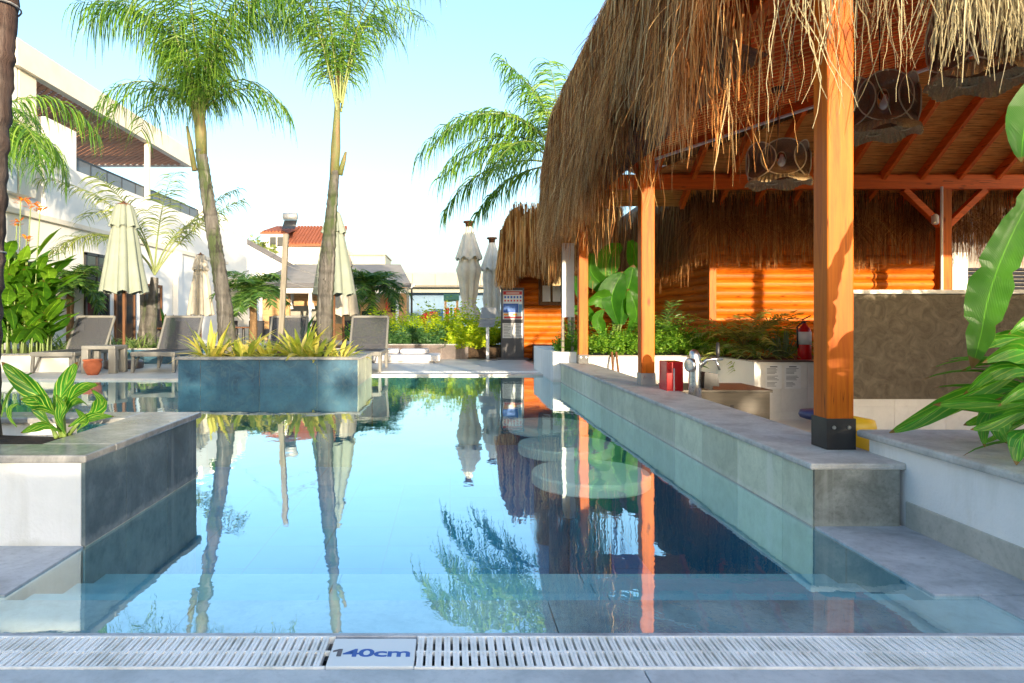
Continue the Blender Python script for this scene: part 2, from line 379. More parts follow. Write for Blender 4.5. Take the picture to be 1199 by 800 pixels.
M['grey_top'] = stonemat('grey_stone_top', (.52,.515,.49), (.30,.295,.28), (.66,.65,.62), 5, .62, .3, .06)
M['coping'] = stonemat('grey_coping', (.28,.28,.27), (.13,.135,.14), (.46,.45,.43), 5, .22, .25, .06)
M['rough_concrete'] = stonemat('rough_concrete', (.25,.255,.225), (.11,.115,.095), (.43,.43,.38), 6, .85, .9, .05, scum=(.40,.41,.36))
M['ledge'] = stonemat('wet_grey_stone', (.42,.455,.51), (.20,.225,.265), (.62,.65,.70), 3.4, .35, .2, .05)
M['plinth'] = stonemat('grey_cement', (.42,.42,.38), (.27,.28,.24), (.58,.57,.52), 4, .7, .4, .05)
M['deck'] = stonemat('pale_deck', (.58,.57,.54), (.46,.45,.43), (.68,.67,.64), 2.5, .45, .1, .06)
M['deck_near'] = stonemat('near_deck', (.47,.52,.56), (.31,.355,.39), (.62,.655,.69), 4, .5, .2, .06)
M['brown_tile'] = stonemat('brown_tile', (.10,.075,.07), (.05,.04,.038), (.2,.15,.14), 4, .3, .2, .1)
M['wall_tile'] = stonemat('pale_wall_tile', (.72,.70,.65), (.62,.60,.56), (.80,.78,.73), 2, .3, .05, .05)
M['plaster'] = None
def plastermat():
    m, nt = newmat('swirled_plaster'); vec = coords(nt)
    n1 = noi(nt, vec, 4.5, 8, .62, 2.2); n2 = noi(nt, vec, 11, 6, .6, 1.5)
    col = ramp(nt, n1, [(.3,(.085,.068,.043)),(.55,(.15,.12,.08)),(.75,(.21,.17,.115))])
    p = principled(nt, col, .7, 0, bumpn(nt, n2, .8, .02), .3); out(nt, p.outputs[0]); return m
M['plaster'] = plastermat()
def poolmat(name, c1, c2, tile):
    m, nt = newmat(name); vec = coords(nt)
    br = N(nt,'ShaderNodeTexBrick'); br.offset = 0; br.inputs['Scale'].default_value = 1
    br.inputs['Brick Width'].default_value = tile; br.inputs['Row Height'].default_value = tile; br.inputs['Mortar Size'].default_value = .008
    br.inputs['Color1'].default_value = c4(c1); br.inputs['Color2'].default_value = c4(c2); br.inputs['Mortar'].default_value = c4(tuple(x*.55 for x in c1))
    L(nt, vec, br.inputs['Vector'])
    col = mix(nt, ramp(nt, noi(nt, vec, 2.2, 6), [(.35,(0,0,0)),(.7,(.6,.6,.6))]), br.outputs['Color'], c2)
    out(nt, principled(nt, col, .5).outputs[0]); return m
M['pool'] = poolmat('pool_floor_tile', (.02,.44,.78), (.012,.36,.70), .6)
M['pool_wall'] = poolmat('pool_wall_tile', (.03,.27,.36), (.018,.19,.27), .6)
M['disc'] = stonemat('pale_table_top', (.86,.90,.86), (.78,.83,.79), (.92,.95,.92), 3, .5, .05, .02)
M['step'] = stonemat('pool_step_stone', (.34,.58,.66), (.25,.48,.57), (.44,.67,.74), 2.2, .5, .1, .06)
def watermat():
    m, nt = newmat('pool_water'); vec = coords(nt)
    a = noi(nt, coords(nt,(1.0,.55,1)), 1.6, 2, .5); b = noi(nt, coords(nt,(1.2,1,1)), 7, 3, .5)
    h = N(nt,'ShaderNodeMath', operation='MULTIPLY_ADD'); L(nt, b, h.inputs[0]); h.inputs[1].default_value = .13; L(nt, a, h.inputs[2])
    nr = bumpn(nt, h.outputs[0], 1.0, .0042)
    gl = N(nt,'ShaderNodeBsdfGlossy'); gl.inputs['Roughness'].default_value = .0; gl.inputs['Color'].default_value = (.88,1,1,1); L(nt, nr, gl.inputs['Normal'])
    tr = N(nt,'ShaderNodeBsdfTransparent'); tr.inputs['Color'].default_value = (.74,.97,1,1)
    lw = N(nt,'ShaderNodeLayerWeight'); lw.inputs['Blend'].default_value = .5; L(nt, nr, lw.inputs['Normal'])
    pw_ = N(nt,'ShaderNodeMath', operation='POWER'); L(nt, lw.outputs['Facing'], pw_.inputs[0]); pw_.inputs[1].default_value = 2.4
    fr = N(nt,'ShaderNodeMapRange'); fr.inputs['To Min'].default_value = .10; fr.inputs['To Max'].default_value = 1.0; L(nt, pw_.outputs[0], fr.inputs['Value'])
    # from below, water bends low light down into the pool instead of turning it back
    gb = N(nt,'ShaderNodeNewGeometry'); bk = N(nt,'ShaderNodeMapRange'); bk.inputs['To Min'].default_value = 1.0; bk.inputs['To Max'].default_value = .12
    L(nt, gb.outputs['Backfacing'], bk.inputs['Value']); fm = N(nt,'ShaderNodeMath', operation='MULTIPLY')
    L(nt, fr.outputs[0], fm.inputs[0]); L(nt, bk.outputs[0], fm.inputs[1]); fr = fm
    mx = N(nt,'ShaderNodeMixShader'); L(nt, fr.outputs[0], mx.inputs[0]); L(nt, tr.outputs[0], mx.inputs[1]); L(nt, gl.outputs[0], mx.inputs[2])
    out(nt, mx.outputs[0]); return m
M['water'] = watermat()
def meshmat(name, col, a):
    m, nt = newmat(name)
    vec = coords(nt,(1,1,1)); ch = N(nt,'ShaderNodeTexNoise'); ch.inputs['Scale'].default_value = 90; L(nt, vec, ch.inputs['Vector'])
    p = principled(nt, ramp(nt, ch.outputs['Fac'], [(.35,tuple(x*.7 for x in col)),(.65,col)]), .7)
    t = N(nt,'ShaderNodeBsdfTransparent'); mx = N(nt,'ShaderNodeMixShader'); mx.inputs[0].default_value = a
    L(nt, t.outputs[0], mx.inputs[1]); L(nt, p.outputs[0], mx.inputs[2]); out(nt, mx.outputs[0]); return m
M['sling'] = meshmat('grey_sling_mesh', (.075,.08,.095), .72)
M['rattan'] = meshmat('woven_rattan', (.26,.14,.065), .86)
M['rattan_light'] = meshmat('open_woven_rattan', (.50,.35,.18), .88)
M['rattan_rim'] = mat('rattan_rim', (.66,.52,.32), (.5,.38,.22), 10, rough=.7)
M['railing'] = meshmat('railing_mesh', (.16,.19,.22), .8)
M['lattice'] = mat('lattice_strips', (.62,.30,.16), (.48,.21,.11), 4, rough=.7)
def reedmat():
    m, nt = newmat('reed_lining')
    n1 = noi(nt, coords(nt,(3.0,90,90)), 1.0, 4, .7); n2 = noi(nt, coords(nt,(6,6,6)), 1.0, 4)
    col = ramp(nt, n1, [(.36,(.13,.04,.010)),(.46,(.70,.29,.07)),(.6,(.90,.42,.11)),(.75,(.98,.56,.19))])
    col = mix(nt, ramp(nt, n2, [(.4,(0,0,0)),(.7,(.5,.5,.5))]), col, (.62,.22,.05))
    out(nt, principled(nt, col, .7, 0, bumpn(nt, n1, .6, .01), .08).outputs[0]); return m
M['reed'] = reedmat()
M['roof_tile'] = mat('orange_roof_tile', (.34,.105,.05), (.22,.065,.03), 5, (1,1,1), .75, .4, 14, .04)
M['grey_roof'] = mat('grey_roof', (.30,.28,.25), (.23,.215,.19), 2, rough=.8)
M['dark_roof'] = mat('dark_roof', (.10,.10,.11), (.06,.06,.07), 2, rough=.6)
M['pale_green'] = mat('pale_green_cladding', (.36,.39,.33), (.30,.32,.27), 2, (6,1,.3), .7)
M['beige_band'] = mat('beige_cladding', (.36,.35,.29), (.30,.29,.24), .7, rough=.8)
M['blue_wall'] = mat('pale_blue_wall', (.17,.27,.40), (.13,.22,.34), .6, rough=.8)
M['ground'] = mat('paving_ground', (.58,.56,.51), (.46,.45,.41), 1.5, rough=.9, bump=.3)
M['green_paint'] = mat('green_paint', (.05,.13,.06), (.03,.09,.04), 3, rough=.6)
M['blue_paint'] = mat('blue_paint', (.03,.16,.50), (.02,.12,.4), 3, rough=.4)
M['pale_blue'] = mat('pale_blue_board', (.12,.34,.60), (.1,.28,.52), 3, rough=.5)
M['chair_dark'] = mat('dark_chair', (.045,.045,.055), (.03,.03,.035), 6, rough=.7)
M['cushion'] = mat('white_cushion', (.74,.73,.74), (.64,.63,.66), 3, rough=.9, bump=.3, bscale=14, bdist=.01)
M['grating'] = mat('white_grating', (.95,.96,.96), (.90,.91,.91), 8, rough=.4, bump=.05, c3=(.6,.62,.60), s3=6)
M['plate'] = mat('white_plate', (.74,.79,.82), (.70,.75,.79), 3, rough=.35, bump=.03)
M['bulb'] = mat('frosted_bulb', (.85,.83,.78), (.8,.78,.72), 3, rough=.3, bump=0)
M['wire'] = mat('wire', (.3,.3,.3), (.2,.2,.2), 3, rough=.5, bump=0)
# ================================================================== SETTING
def struct(mb, name, m, **kw):
    o = mb.build(name, m, **kw); o['kind'] = 'structure'; return o
# ground: one sheet out to the horizon, with the hole in which pool and bar stand
g = MB(); B = 900
hx0, hx1, hy0, hy1 = -9.6, 9.2, -3.0, 12.0
g.add([(-B,-B,-.03),(B,-B,-.03),(B,B,-.03),(-B,B,-.03),(hx0,hy0,-.03),(hx1,hy0,-.03),(hx1,hy1,-.03),(hx0,hy1,-.03)],
      [(0,1,5,4),(1,2,6,5),(2,3,7,6),(3,0,4,7)])
struct(g, 'ground', M['ground'])
# near deck of stone slabs, drain channel under the grating
d = MB()
xs = [-6.2,-4.6,-3.1,-1.5,.55,1.9,3.4,5.0,6.4]
for i in range(len(xs)-1):
    for y0, y1 in ((-3,-1.4),(-1.4,.3),(.3,1.94)):
        d.box(xs[i]+.002, xs[i+1]-.002, y0+.002, y1-.002, -.12, .004)
struct(d, 'near_deck', M['deck_near'], bevel=.004)
c = MB(); c.box(-6.2,6.4,1.94,2.142,-.2,-.075); struct(c, 'drain_channel', M['black_metal'])
k = MB(); k.box(-6.2,6.4,2.142,2.165,-.2,.004); struct(k, 'pool_kerb', M['ledge'], bevel=.004)
# wet ledges level with the water
l = MB()
for x0,x1 in ((-6.2,-2.2),(-2.2,-.9),(-.9,.35),(.35,1.62),(1.62,2.6)):
    l.box(x0+.0015, x1-.0015, 2.165, 2.455, -.5, -.012)
l.box(-6.2,-1.602,2.457,2.983,-.5,.007); l.box(1.743,2.6,2.457,3.273,-.5,.007)
l.box(1.90,2.6,2.166,2.4555,-.5,.004)
struct(l, 'wet_pool_ledge', M['ledge'], bevel=.003)
# steps down into the pool
s = MB()
for y0,y1,z in ((2.455,2.62,-.055),(2.62,2.93,-.135),(2.93,3.17,-.185)):
    for x0,x1 in ((-1.6,-.5),(-.5,.6),(.6,1.742)): s.box(x0+.0015,x1-.0015,y0,y1,-1.25,z)
struct(s, 'pool_steps', M['step'], bevel=.004)
pf = MB(); pf.box(-9.6,1.75,2.4,12.0,-1.35,-1.2); struct(pf, 'pool_floor', M['pool'])
pw = MB()
pw.box(-1.86,-1.602,2.455,4.4,-1.2,-.014)          # below the near planter
pw.box(-9.75,-9.6,2.455,12.0,-1.2,.03)
pw.box(1.741,1.95,2.455,11.9,-1.2,-.012)
pw.box(-9.6,-4.06,11.0,11.2,-1.2,-.02); pw.box(-1.34,1.75,11.86,12.05,-1.2,-.02)
pw.box(-4.03,-1.364,10.12,11.86,-1.2,-.02)
pw.box(-9.6,-1.86,2.99,3.2,-1.2,-.014)
struct(pw, 'pool_walls', M['pool_wall'])
w = MB(); w.add([(-9.6,2.166,0),(1.75,2.166,0),(1.75,12.0,0),(-9.6,12.0,0),(2.2,2.166,0),(2.2,3.28,0),(1.75,3.28,0)], [(0,1,2,3),(1,4,5,6)])
struct(w, 'water', M['water'])
# far pool deck
fd = MB()
def slabs(x0,x1,y0,y1,nx,ny,z0,z1):
    for i in range(nx):
        for j in range(ny):
            a=(x1-x0)/nx; b=(y1-y0)/ny
            fd.box(x0+i*a+.002,x0+(i+1)*a-.002,y0+j*b+.002,y0+(j+1)*b-.002,z0,z1)
slabs(-9.6,-4.03,11.0,13.0,6,2,-.3,.03); slabs(-4.03,-1.37,11.87,13.0,3,1,-.3,.03); slabs(-1.37,1.75,11.87,13.0,3,1,-.3,.03)
slabs(-9.6,1.75,13.0,17.6,10,4,-.3,.03)
struct(fd, 'far_deck', M['deck'])
bf = MB(); bf.box(1.9,9.2,3.3,12.0,-.6,-.38); struct(bf, 'bar_floor', M['wall_tile'])
# ================================================================== GRATINGS, DEPTH PLATE
def grate(x0, x1, y0, y1, z, pitch, wid, ang, label):
    t = thing('overflow_grating', (x0,y0,z), label, 'grating', 'white overflow gratings')
    m = MB(); n = int((x1-x0)/pitch)
    for i in range(n):
        x = x0 + (i+.5)*pitch
        m.box(x-wid/2, x-wid*.08, y0+.008, y1-.008, z-.022, z); m.box(x+wid*.08, x+wid/2, y0+.008, y1-.008, z-.022, z)
        m.box(x-wid*.08, x+wid*.08, y0+.008, y1-.008, z-.022, z-.003)
    m.build('slats', M['grating'], t)
    q = MB(); q.box(x0,x1,(y0+y1)/2-.004,(y0+y1)/2+.004,z-.014,z-.001)
    q.box(x0,x1,y0,y0+.008,z-.022,z+.0006); q.box(x0,x1,y1-.008,y1,z-.022,z+.0006)
    q.build('crossbar', M['grating'], t)
    return t
grate(-2.4, -.358, 1.944, 2.138, .006, .0267, .0185, 0, 'white slatted overflow grating to the left of the 140cm depth plate')
grate(-.102, 2.9, 1.944, 2.138, .006, .0267, .0185, 0, 'white slatted overflow grating to the right of the 140cm depth plate')
grate(-1.3, 1.66, 12.25, 12.5, .036, .05, .034, 0, 'pale grating strip along the far pool edge before the info totem')
t = thing('depth_plate', (-.23,2.03,0), 'white plate with blue 140cm depth lettering set in the overflow grating', 'sign')
m = MB(); m.box(-.356,-.104,1.946,2.116,-.02,.008); m.build('plate', M['plate'], t, bevel=.002)
for ch, x, mm in (('40cm',-.316,'blue_ink'),):
    cu = bpy.data.curves.new('lettering','FONT'); cu.body = ch; cu.size = .063; cu.extrude = .0006; cu.offset = .0002 if ch == '1' else .0012
    cu.space_character = .93
    tmp = bpy.data.objects.new('font_source', cu); COL.objects.link(tmp)
    bpy.context.view_layer.update()
    me = bpy.data.meshes.new_from_object(tmp.evaluated_get(bpy.context.evaluated_depsgraph_get()))
    bpy.data.objects.remove(tmp)
    o = bpy.data.objects.new('lettering', me); COL.objects.link(o); o.parent = t
    o.location = (x+.23, 2.003-2.03, .0085); o.scale = (1.52,1.0,1); me.materials.clear(); me.materials.append(M[mm])
m = MB(); m.prism([(-.346+a*1.25,2.0035+b,.0084) for a,b in ((.009,0),(.020,0),(.020,.0435),(.012,.0435),(-.002,.034),(-.002,.025),(.009,.031))],(0,0,.0008)); m.build('lettering', M['ink'], t)
# ================================================================== NEAR LEFT PLANTER
t = thing('stone_planter', (-2.6,3.6,0), 'low white planter with dark slate side and striped leaves beside a palm trunk', 'planter')
m = MB(); m.box(-6.0,-1.615,2.985,3.2,-.02,.372); m.box(-6,-2.35,4.1,4.3,-.02,.372); m.build('stucco_wall', M['stucco'], t)
m = MB(); m.box(-1.93,-1.617,3.2,4.3,-.02,.37); m.build('core', M['plinth'], t)
m = MB()
ys = [2.988,3.37,3.86,4.3]
for i in range(3):
    m.box(-1.615,-1.598,ys[i]+.002,ys[i+1]-.002,-.02,.370)
    m.box(-1.613,-1.600,ys[i]+.002,ys[i+1]-.002,-.75,-.024)
m.build('slate_cladding', M['slate'], t)
m = MB(); m.box(-1.612,-1.594,2.99,4.3,-.012,.002); m.build('joint', M['plinth'], t)
m = MB(); m.box(-6.02,-1.575,2.95,3.22,.373,.408); m.box(-1.93,-1.575,3.222,4.33,.373,.408); m.box(-6.02,-1.932,4.06,4.33,.373,.408)
m.build('coping', M['coping'], t, bevel=.008)
m = MB()
n = 16
vs=[]; fs=[]
for i in range(n+1):
    for j in range(6): vs.append((-5.9+i*(3.98/n), 3.2+j*.18, .30+.05*noise.noise((i*.7,j*.9,0))))
fs=[(i*6+j,(i+1)*6+j,(i+1)*6+j+1,i*6+j+1) for i in range(n) for j in range(5)]
m.add(vs,fs); m.build('soil', M['soil'], t, smooth=True)
# ================================================================== ISLAND PLANTER
def tiled_front(m, x0, x1, n, y, z0, z1, th=.012, edges=None):
    e = edges or [x0+(x1-x0)*i/n for i in range(n+1)]
    for i in range(len(e)-1): m.box(e[i]+.003,e[i+1]-.003,y-th,y,z0,z1)
t = thing('island_planter', (-2.7,10.9,0), 'blue marble tiled island planter standing in the pool under two tall palms', 'planter')
m = MB(); m.box(-4.02,-1.376,10.125,10.3,-.8,.385); m.box(-4.02,-1.376,11.7,11.86,-.02,.385); m.box(-4.02,-3.86,10.3,11.7,-.02,.385); m.box(-1.53,-1.376,10.3,11.7,-.02,.385); m.build('core', M['plinth'], t)
m = MB(); tiled_front(m,0,0,0,10.123,-.7,.385,edges=[-4.03,-3.70,-2.825,-1.97,-1.364]); m.build('marble_cladding', M['slate_blue'], t)
m = MB()
for a,b in ((10.125,10.98),(10.99,11.86)): m.box(-1.374,-1.362,a,b,-.7,.385)
m.build('side_cladding', M['green_tile'], t)
m = MB(); m.box(-4.06,-1.33,10.07,10.32,.387,.427); m.box(-4.06,-1.33,11.66,11.9,.387,.427); m.box(-4.06,-3.84,10.322,11.658,.387,.427); m.box(-1.55,-1.33,10.322,11.658,.387,.427)
m.build('coping', M['coping'], t, bevel=.008)
m = MB(); m.box(-3.86,-1.53,10.3,11.7,.1,.36); m.build('soil', M['soil'], t)
# ================================================================== BAR COUNTER
t = thing('bar_counter', (1.95,7,0), 'long low green-grey stone counter between the pool and the thatched bar', 'bar counter')
m = MB(); m.box(1.755,2.15,3.28,10.72,-.8,.272); m.build('core', M['plinth'], t)
m = MB(); y = 3.275; i=0
while y < 10.7:
    y2 = min(y+[.30,.56,.57,.58,.56,.60][i%6], 10.72); i+=1
    m.box(1.739,1.753,y+.0015,y2-.0015,.004,.272); m.box(1.740,1.753,y+.0015,y2-.0015,-.30,-.012)
    y = y2
m.build('tile_cladding', M['green_tile'], t)
m = MB(); m.box(1.7405,1.7535,3.28,10.7,-1.19,-.303); m.build('underwater_face', M['pool_wall'], t)
m = MB(); m.box(1.733,1.753,3.272,10.72,-.011,.0035); m.build('waterline_joint', M['plinth'], t)
m = MB(); m.box(1.742,2.148,3.262,3.279,-.01,.277)
m.build('end_block', M['rough_concrete'], t)
m = MB(); m.box(1.722,2.20,3.262,10.74,.274,.306); m.build('countertop', M['grey_top'], t, bevel=.009)
# right white planter
t = thing('white_planter', (3.2,2.2,0), 'white stucco planter with weathered grey coping and big variegated leaves by the bar post', 'planter')
m = MB(); m.box(2.18,2.4,-.6,3.55,.0,.376); m.box(2.4,6.2,3.35,3.55,-.35,.376); m.build('stucco_wall', M['stucco'], t)
m = MB(); m.box(2.172,2.3,-.6,3.258,-.011,.128); m.build('cement_plinth', M['plinth'], t, bevel=.004)
m = MB(); m.box(2.14,2.72,-.6,3.6,.378,.416); m.box(2.722,6.2,3.25,3.6,.378,.416); m.build('coping', M['grey_top'], t, bevel=.012)
m = MB(); m.box(2.7,6.2,-.6,3.3,.1,.36); m.build('soil', M['soil'], t)
# submerged round tables
proto = None
for i,(px,py) in enumerate(((.95,4.62),(.96,5.66),(.97,6.75))):
    lab = ['pale round table just under the water nearest the front of the counter','middle of the three pale round tables under the water','pale round table under the water farthest along the counter'][i]
    if proto is None:
        t = thing('submerged_table', (px,py,-1.2), lab, 'pool table', 'round tables under the water by the bar')
        m = MB(); m.lathe([(.001,1.08),(.385,1.08),(.395,1.09),(.395,1.15),(.385,1.165),(.001,1.165)], (px,py,-1.2), 40); m.build('tabletop', M['disc'], t)
        m = MB(); m.lathe([(.14,0),(.14,1.08)], (px,py,-1.2), 20); m.build('pedestal', M['pool_wall'], t)
        proto = t
    else: dup(proto, (px,py,-1.2), lab)
# ================================================================== PAVILION
EX, EY0, EY1, EZ = 2.04, 3.68, 10.46, 3.16      # post lines, eave height
T1, T2 = .287, .70                              # pitch of the long and the short slopes
RY = (EY0+EY1)/2; AX = EX + (EY1-RY)*T2/T1; AZ = EZ+(EY1-RY)*T2
pav = thing('thatched_pavilion', (4.5,7,0), 'open poolside bar pavilion with orange timber posts and a shaggy straw roof', 'pavilion')
def post(x, y, z0, z1, w, brk, brkmat, label=None):
    m = MB(); m.box(x-w/2,x+w/2,y-w/2,y+w/2,z0,z1); o = m.build('post', M['post'], pav, bevel=.008)
    if label: o['label'] = label
    if brk:
        b = MB(); e=.006
        b.box(x-w/2-e,x+w/2+e,y-w/2-e,y-w/2-.001,z0+.002,z0+brk); b.box(x-w/2-e,x-w/2-.001,y-w/2,y+w/2+e,z0+.002,z0+brk); b.box(x+w/2+.001,x+w/2+e,y-w/2,y+w/2+e,z0+.002,z0+brk)
        bo = b.build('post_bracket', M[brkmat], o)
        for sx in (-.04,.04):
            s = MB(); s.tube([(x+sx,y-w/2-e-.006,z0+brk*.72),(x+sx,y-w/2-e,z0+brk*.72)], .010, 8); s.build('bolt', M['steel'], o)
post(EX+.024,3.678,.306,3.0,.142,.165,'black_metal')
post(EX,7.10,.306,3.0,.14,.13,'grey_metal')
post(EX,10.50,.306,3.0,.14,.14,'black_metal')
post(7.56,10.46,-.38,2.97,.15,0,'')
post(7.56,3.68,.42,2.97,.15,0,'')
def beam(a,b,w,h,mm): m=MB(); m.bar(a,b,w,h); return m.build('beam', M[mm], pav, bevel=.006)
beam((1.7,10.46,3.085),(10.2,10.46,3.085),.12,.22,'beamx'); beam((EX,3.3,3.09),(EX,10.9,3.09),.12,.2,'beamy')
beam((1.7,3.68,3.085),(10.2,3.68,3.085),.12,.2,'beamx')
for sx in (-1,1):
    m=MB(); m.bar((7.56+sx*.62,10.455,2.97),(7.56+sx*.05,10.455,2.42),.09,.11,(0,1,0)); m.build('brace', M['beamx'], pav, bevel=.005)
m=MB(); m.bar((EX,9.85,2.98),(EX,10.43,2.45),.09,.10,(1,0,0)); m.build('brace', M['beamx'], pav, bevel=.005)
m=MB(); m.bar((EX,7.75,2.98),(EX,7.17,2.45),.09,.10,(1,0,0)); m.build('brace', M['beamx'], pav, bevel=.005)
# long (left) slope: boards, their lit edges painted as light strips, cut at the hips
def zl(x): return EZ+.02+(x-EX)*T1
def hipx(y): return EX + (min(y-EY0, EY1-y))*T2/T1
m = MB(); bt = MB(); y = EY0+.02
while y < EY1-.03:
    y2 = min(y+.172, EY1); ym=(y+y2)/2
    xe = min(hipx(ym)+.05, AX)
    if xe > EX+.1:
        x0=EX-.55
        q=[(x0,y,zl(x0)),(xe,y,zl(xe)),(xe,y2-.012,zl(xe)),(x0,y2-.012,zl(x0))]
        m.prism([V(p)+V((0,0,.0)) for p in q], (0,0,.025))
        bt.bar((x0,y2-.006,zl(x0)-.004),(xe,y2-.006,zl(xe)-.004),.014,.012)
    y = y2
m.build('ceiling_boards', M['board'], pav); bt.build('ceiling_lit_edges', M['lit_edge'], pav)
# short slopes: reed lining, rafters
def zf(y): return EZ+.02+(EY1-y)*T2
XR = 12.0
for sgn in (1,-1):
    yy = lambda y: y if sgn==1 else EY0+EY1-y
    m=MB(); e=EY1+.6
    pts=[(EX-.6*T2/T1*0-.2,yy(e),zf(e)+.055),(XR,yy(e),zf(e)+.055),(XR,yy(RY),AZ+.075),(AX,yy(RY),AZ+.075)]
    m.prism(pts if sgn==1 else pts[::-1], (0,0,.03)); m.build('reed_lining', M['reed'], pav)
    rf=0; x=2.55
    while x < (11.5 if sgn==1 else 5.5):
        yt = max(EY1-(x-EX)*T1/T2, RY) + .02
        a=(x,yy(EY1+.5),zf(EY1+.5)-.03); b=(x,yy(yt),zf(yt)-.03)
        m=MB(); m.bar(a,b,.065,.13); m.build('rafter', M['beamy'], pav, bevel=.004); x+=.58
    m=MB(); m.bar((EX-.1,yy(EY1+.03),EZ-.03),(AX,yy(RY),AZ-.05),.09,.15); m.build('hip_rafter', M['beamx'], pav)
m=MB(); m.tube([(EX+.5,EY1-.32,EZ+.04),(AX-1.5,RY+.35,AZ-.62)],.022,8); m.build('conduit', M['paper'], pav)
m=MB(); m.tube([(7.46,10.36,.0),(7.46,10.36,3.0)],.02,8); m.build('downpipe', M['paper'], pav)
m=MB(); m.lathe([(.03,0),(.05,.02),(.05,.13),(.02,.16)],(7.34,10.33,2.42),14); m.build('sensor_lamp', M['paper'], pav)
# thatch body (solid mat under the loose straw)
m = MB()
prof = [(EX-.10,2.62),(EX-.32,2.78),(EX-.40,3.25),(EX-.30,3.72),(EX+.05,4.02),(EX+.8,4.3)]
ysn = [4.25+i*.34 for i in range(20)]
vs=[];fs=[]
for j,y in enumerate(ysn):
    for i,(x,z) in enumerate(prof):
        n_=noise.noise((y*1.3,i*.8,2.2))*.10
        sh = max(0, y-9.7)
        vs.append((x+n_+sh*.05, y, z-(sh*.28 if i>2 else 0)+n_*.6))
k=len(prof)
fs=[(j*k+i,(j+1)*k+i,(j+1)*k+i+1,j*k+i+1) for j in range(len(ysn)-1) for i in range(k-1)]
m.add(vs,fs)
# roof skin above the lining
z_up=.22
m.prism([(EX-.1,EY0-.4,EZ+.85),(EX-.1,EY1+.5,EZ+.85),(AX,RY,AZ+.6)],(0,0,.25))
m.prism([(EX-.1,EY1+.5,EZ+.3),(XR,EY1+.5,EZ+.3),(XR,RY,AZ+z_up),(AX,RY,AZ+z_up)],(0,0,.3))
m.prism([(EX-.1,EY0-.3,EZ+.3),(AX,RY,AZ+z_up),(XR,RY,AZ+z_up),(XR,EY0-.3,EZ+.3)],(0,0,.3))
m.build('thatch_mat', M['thatch'], pav)
# loose straw --------------------------------------------------------
def strand(mb, pts, w, side):
    n=len(pts); mb.ribbon(pts, side, [w*(1-.65*(i/(n-1))**2) for i in range(n)])
def rside(): a=ru(0,6.283); return V((math.cos(a),math.sin(a),ru(-.2,.2))).normalized()
def hang(mb, p0, d0, length, w, n=6, stiff=.5, jig=.04):
    p=V(p0); d=V(d0).normalized(); pts=[p.copy()]; st=length/n
    for i in range(n):
        d=(d+V((ru(-jig,jig),ru(-jig,jig),-.16-(1-stiff)*.5))).normalized(); p=p+d*st; pts.append(p.copy())
    strand(mb, pts, w, rside())
BT=[(3.2,2.62),(3.55,2.6),(3.68,2.2),(3.85,2.25),(3.95,2.7),(4.1,2.15),(4.3,1.95),(4.5,1.97),(4.68,2.15),(5.0,2.5),(5.5,2.72),(5.8,2.6),(6.1,2.44),(6.6,2.32),(7.1,2.04),(8.5,1.98),(10,1.92),(12,1.86)]
def botz(y):
    for (a,za),(b,zb) in zip(BT,BT[1:]):
        if y<=b: return za+(zb-za)*(y-a)/(b-a)+.10*noise.noise((y*2.7,1.0,0))
    return 1.87
def shoulder(t):
    # path of the outer face, t=0 on the roof, 1 where the straw starts to hang free
    if t<.45: s=t/.45; return V((EX+.55-.75*s,0,4.30-.14*s))
    s=(t-.45)/.55; a=s*math.pi/2
    return V((EX-.20-.32*math.sin(a),0,3.76+.40*math.cos(a)))
st=MB()
for i in range(15000):
    y=ru(3.2,11.25); t0=ru(0,1); bz=botz(y)+abs(random.gauss(0,.22))
    if 4.05<y<5.1 and rnd()<.38: continue
    if y<3.62 and rnd()<.93: continue
    if 3.62<=y<4.05 and rnd()<.86: continue
    if rnd()<.03: bz-=ru(.05,.3)
    off=ru(-.12,.06); sh=max(0,y-9.7); pts=[]
    for kx in range(3):
        tt=min(1,t0+(1-t0)*kx/2.0); p=shoulder(tt); pts.append(V((p.x+off+sh*.05, y+ru(-.015,.015), p.z-sh*.28+ru(-.03,.03)))) 
    p=pts[-1]; zend=bz
    if rnd()<.45: zend=max(bz, p.z-ru(.5,1.4))
    nn=5; lean=random.gauss(0,.11); leanx=random.gauss(-.05,.09); kk=random.choice((1,1,1,2.6))
    for kx in range(1,nn+1):
        s=kx/nn; pts.append(V((p.x+leanx*s*s*.8+ru(-.014,.014)*kk, p.y+lean*s*s+ru(-.014,.014)*kk, p.z+(zend-p.z)*s)))
    strand(st, pts, ru(.006,.014), V((ru(-.4,.4),1,ru(-.1,.1))).normalized())
for i in range(1500):      # broken bits standing off the surface
    y=ru(3.9,11.2); t0=ru(.1,1); p=shoulder(t0); z=p.z-(ru(0,1.3) if t0>.75 else 0); sh=max(0,y-9.7)
    hang(st,(p.x-.10+sh*.05,y,z-sh*.28),(-ru(.1,.9),random.gauss(0,.5),-ru(.3,1)),ru(.12,.45),ru(.005,.010),4,.8,.22)
# the underside fringe seen from below, inside the eave
for i in range(900):
    y=ru(3.3,11.0); x=EX-ru(.02,.4)
    if y<4.0: continue
    hang(st,(x,y,ru(2.75,3.15)),(ru(-.25,.15),ru(-.2,.2),-1),max(.08,(ru(2.75,3.15)-botz(y))*ru(.3,.9)),ru(.006,.012),5,.8,.09)
st.build('straw_eave', M['straw'], pav)
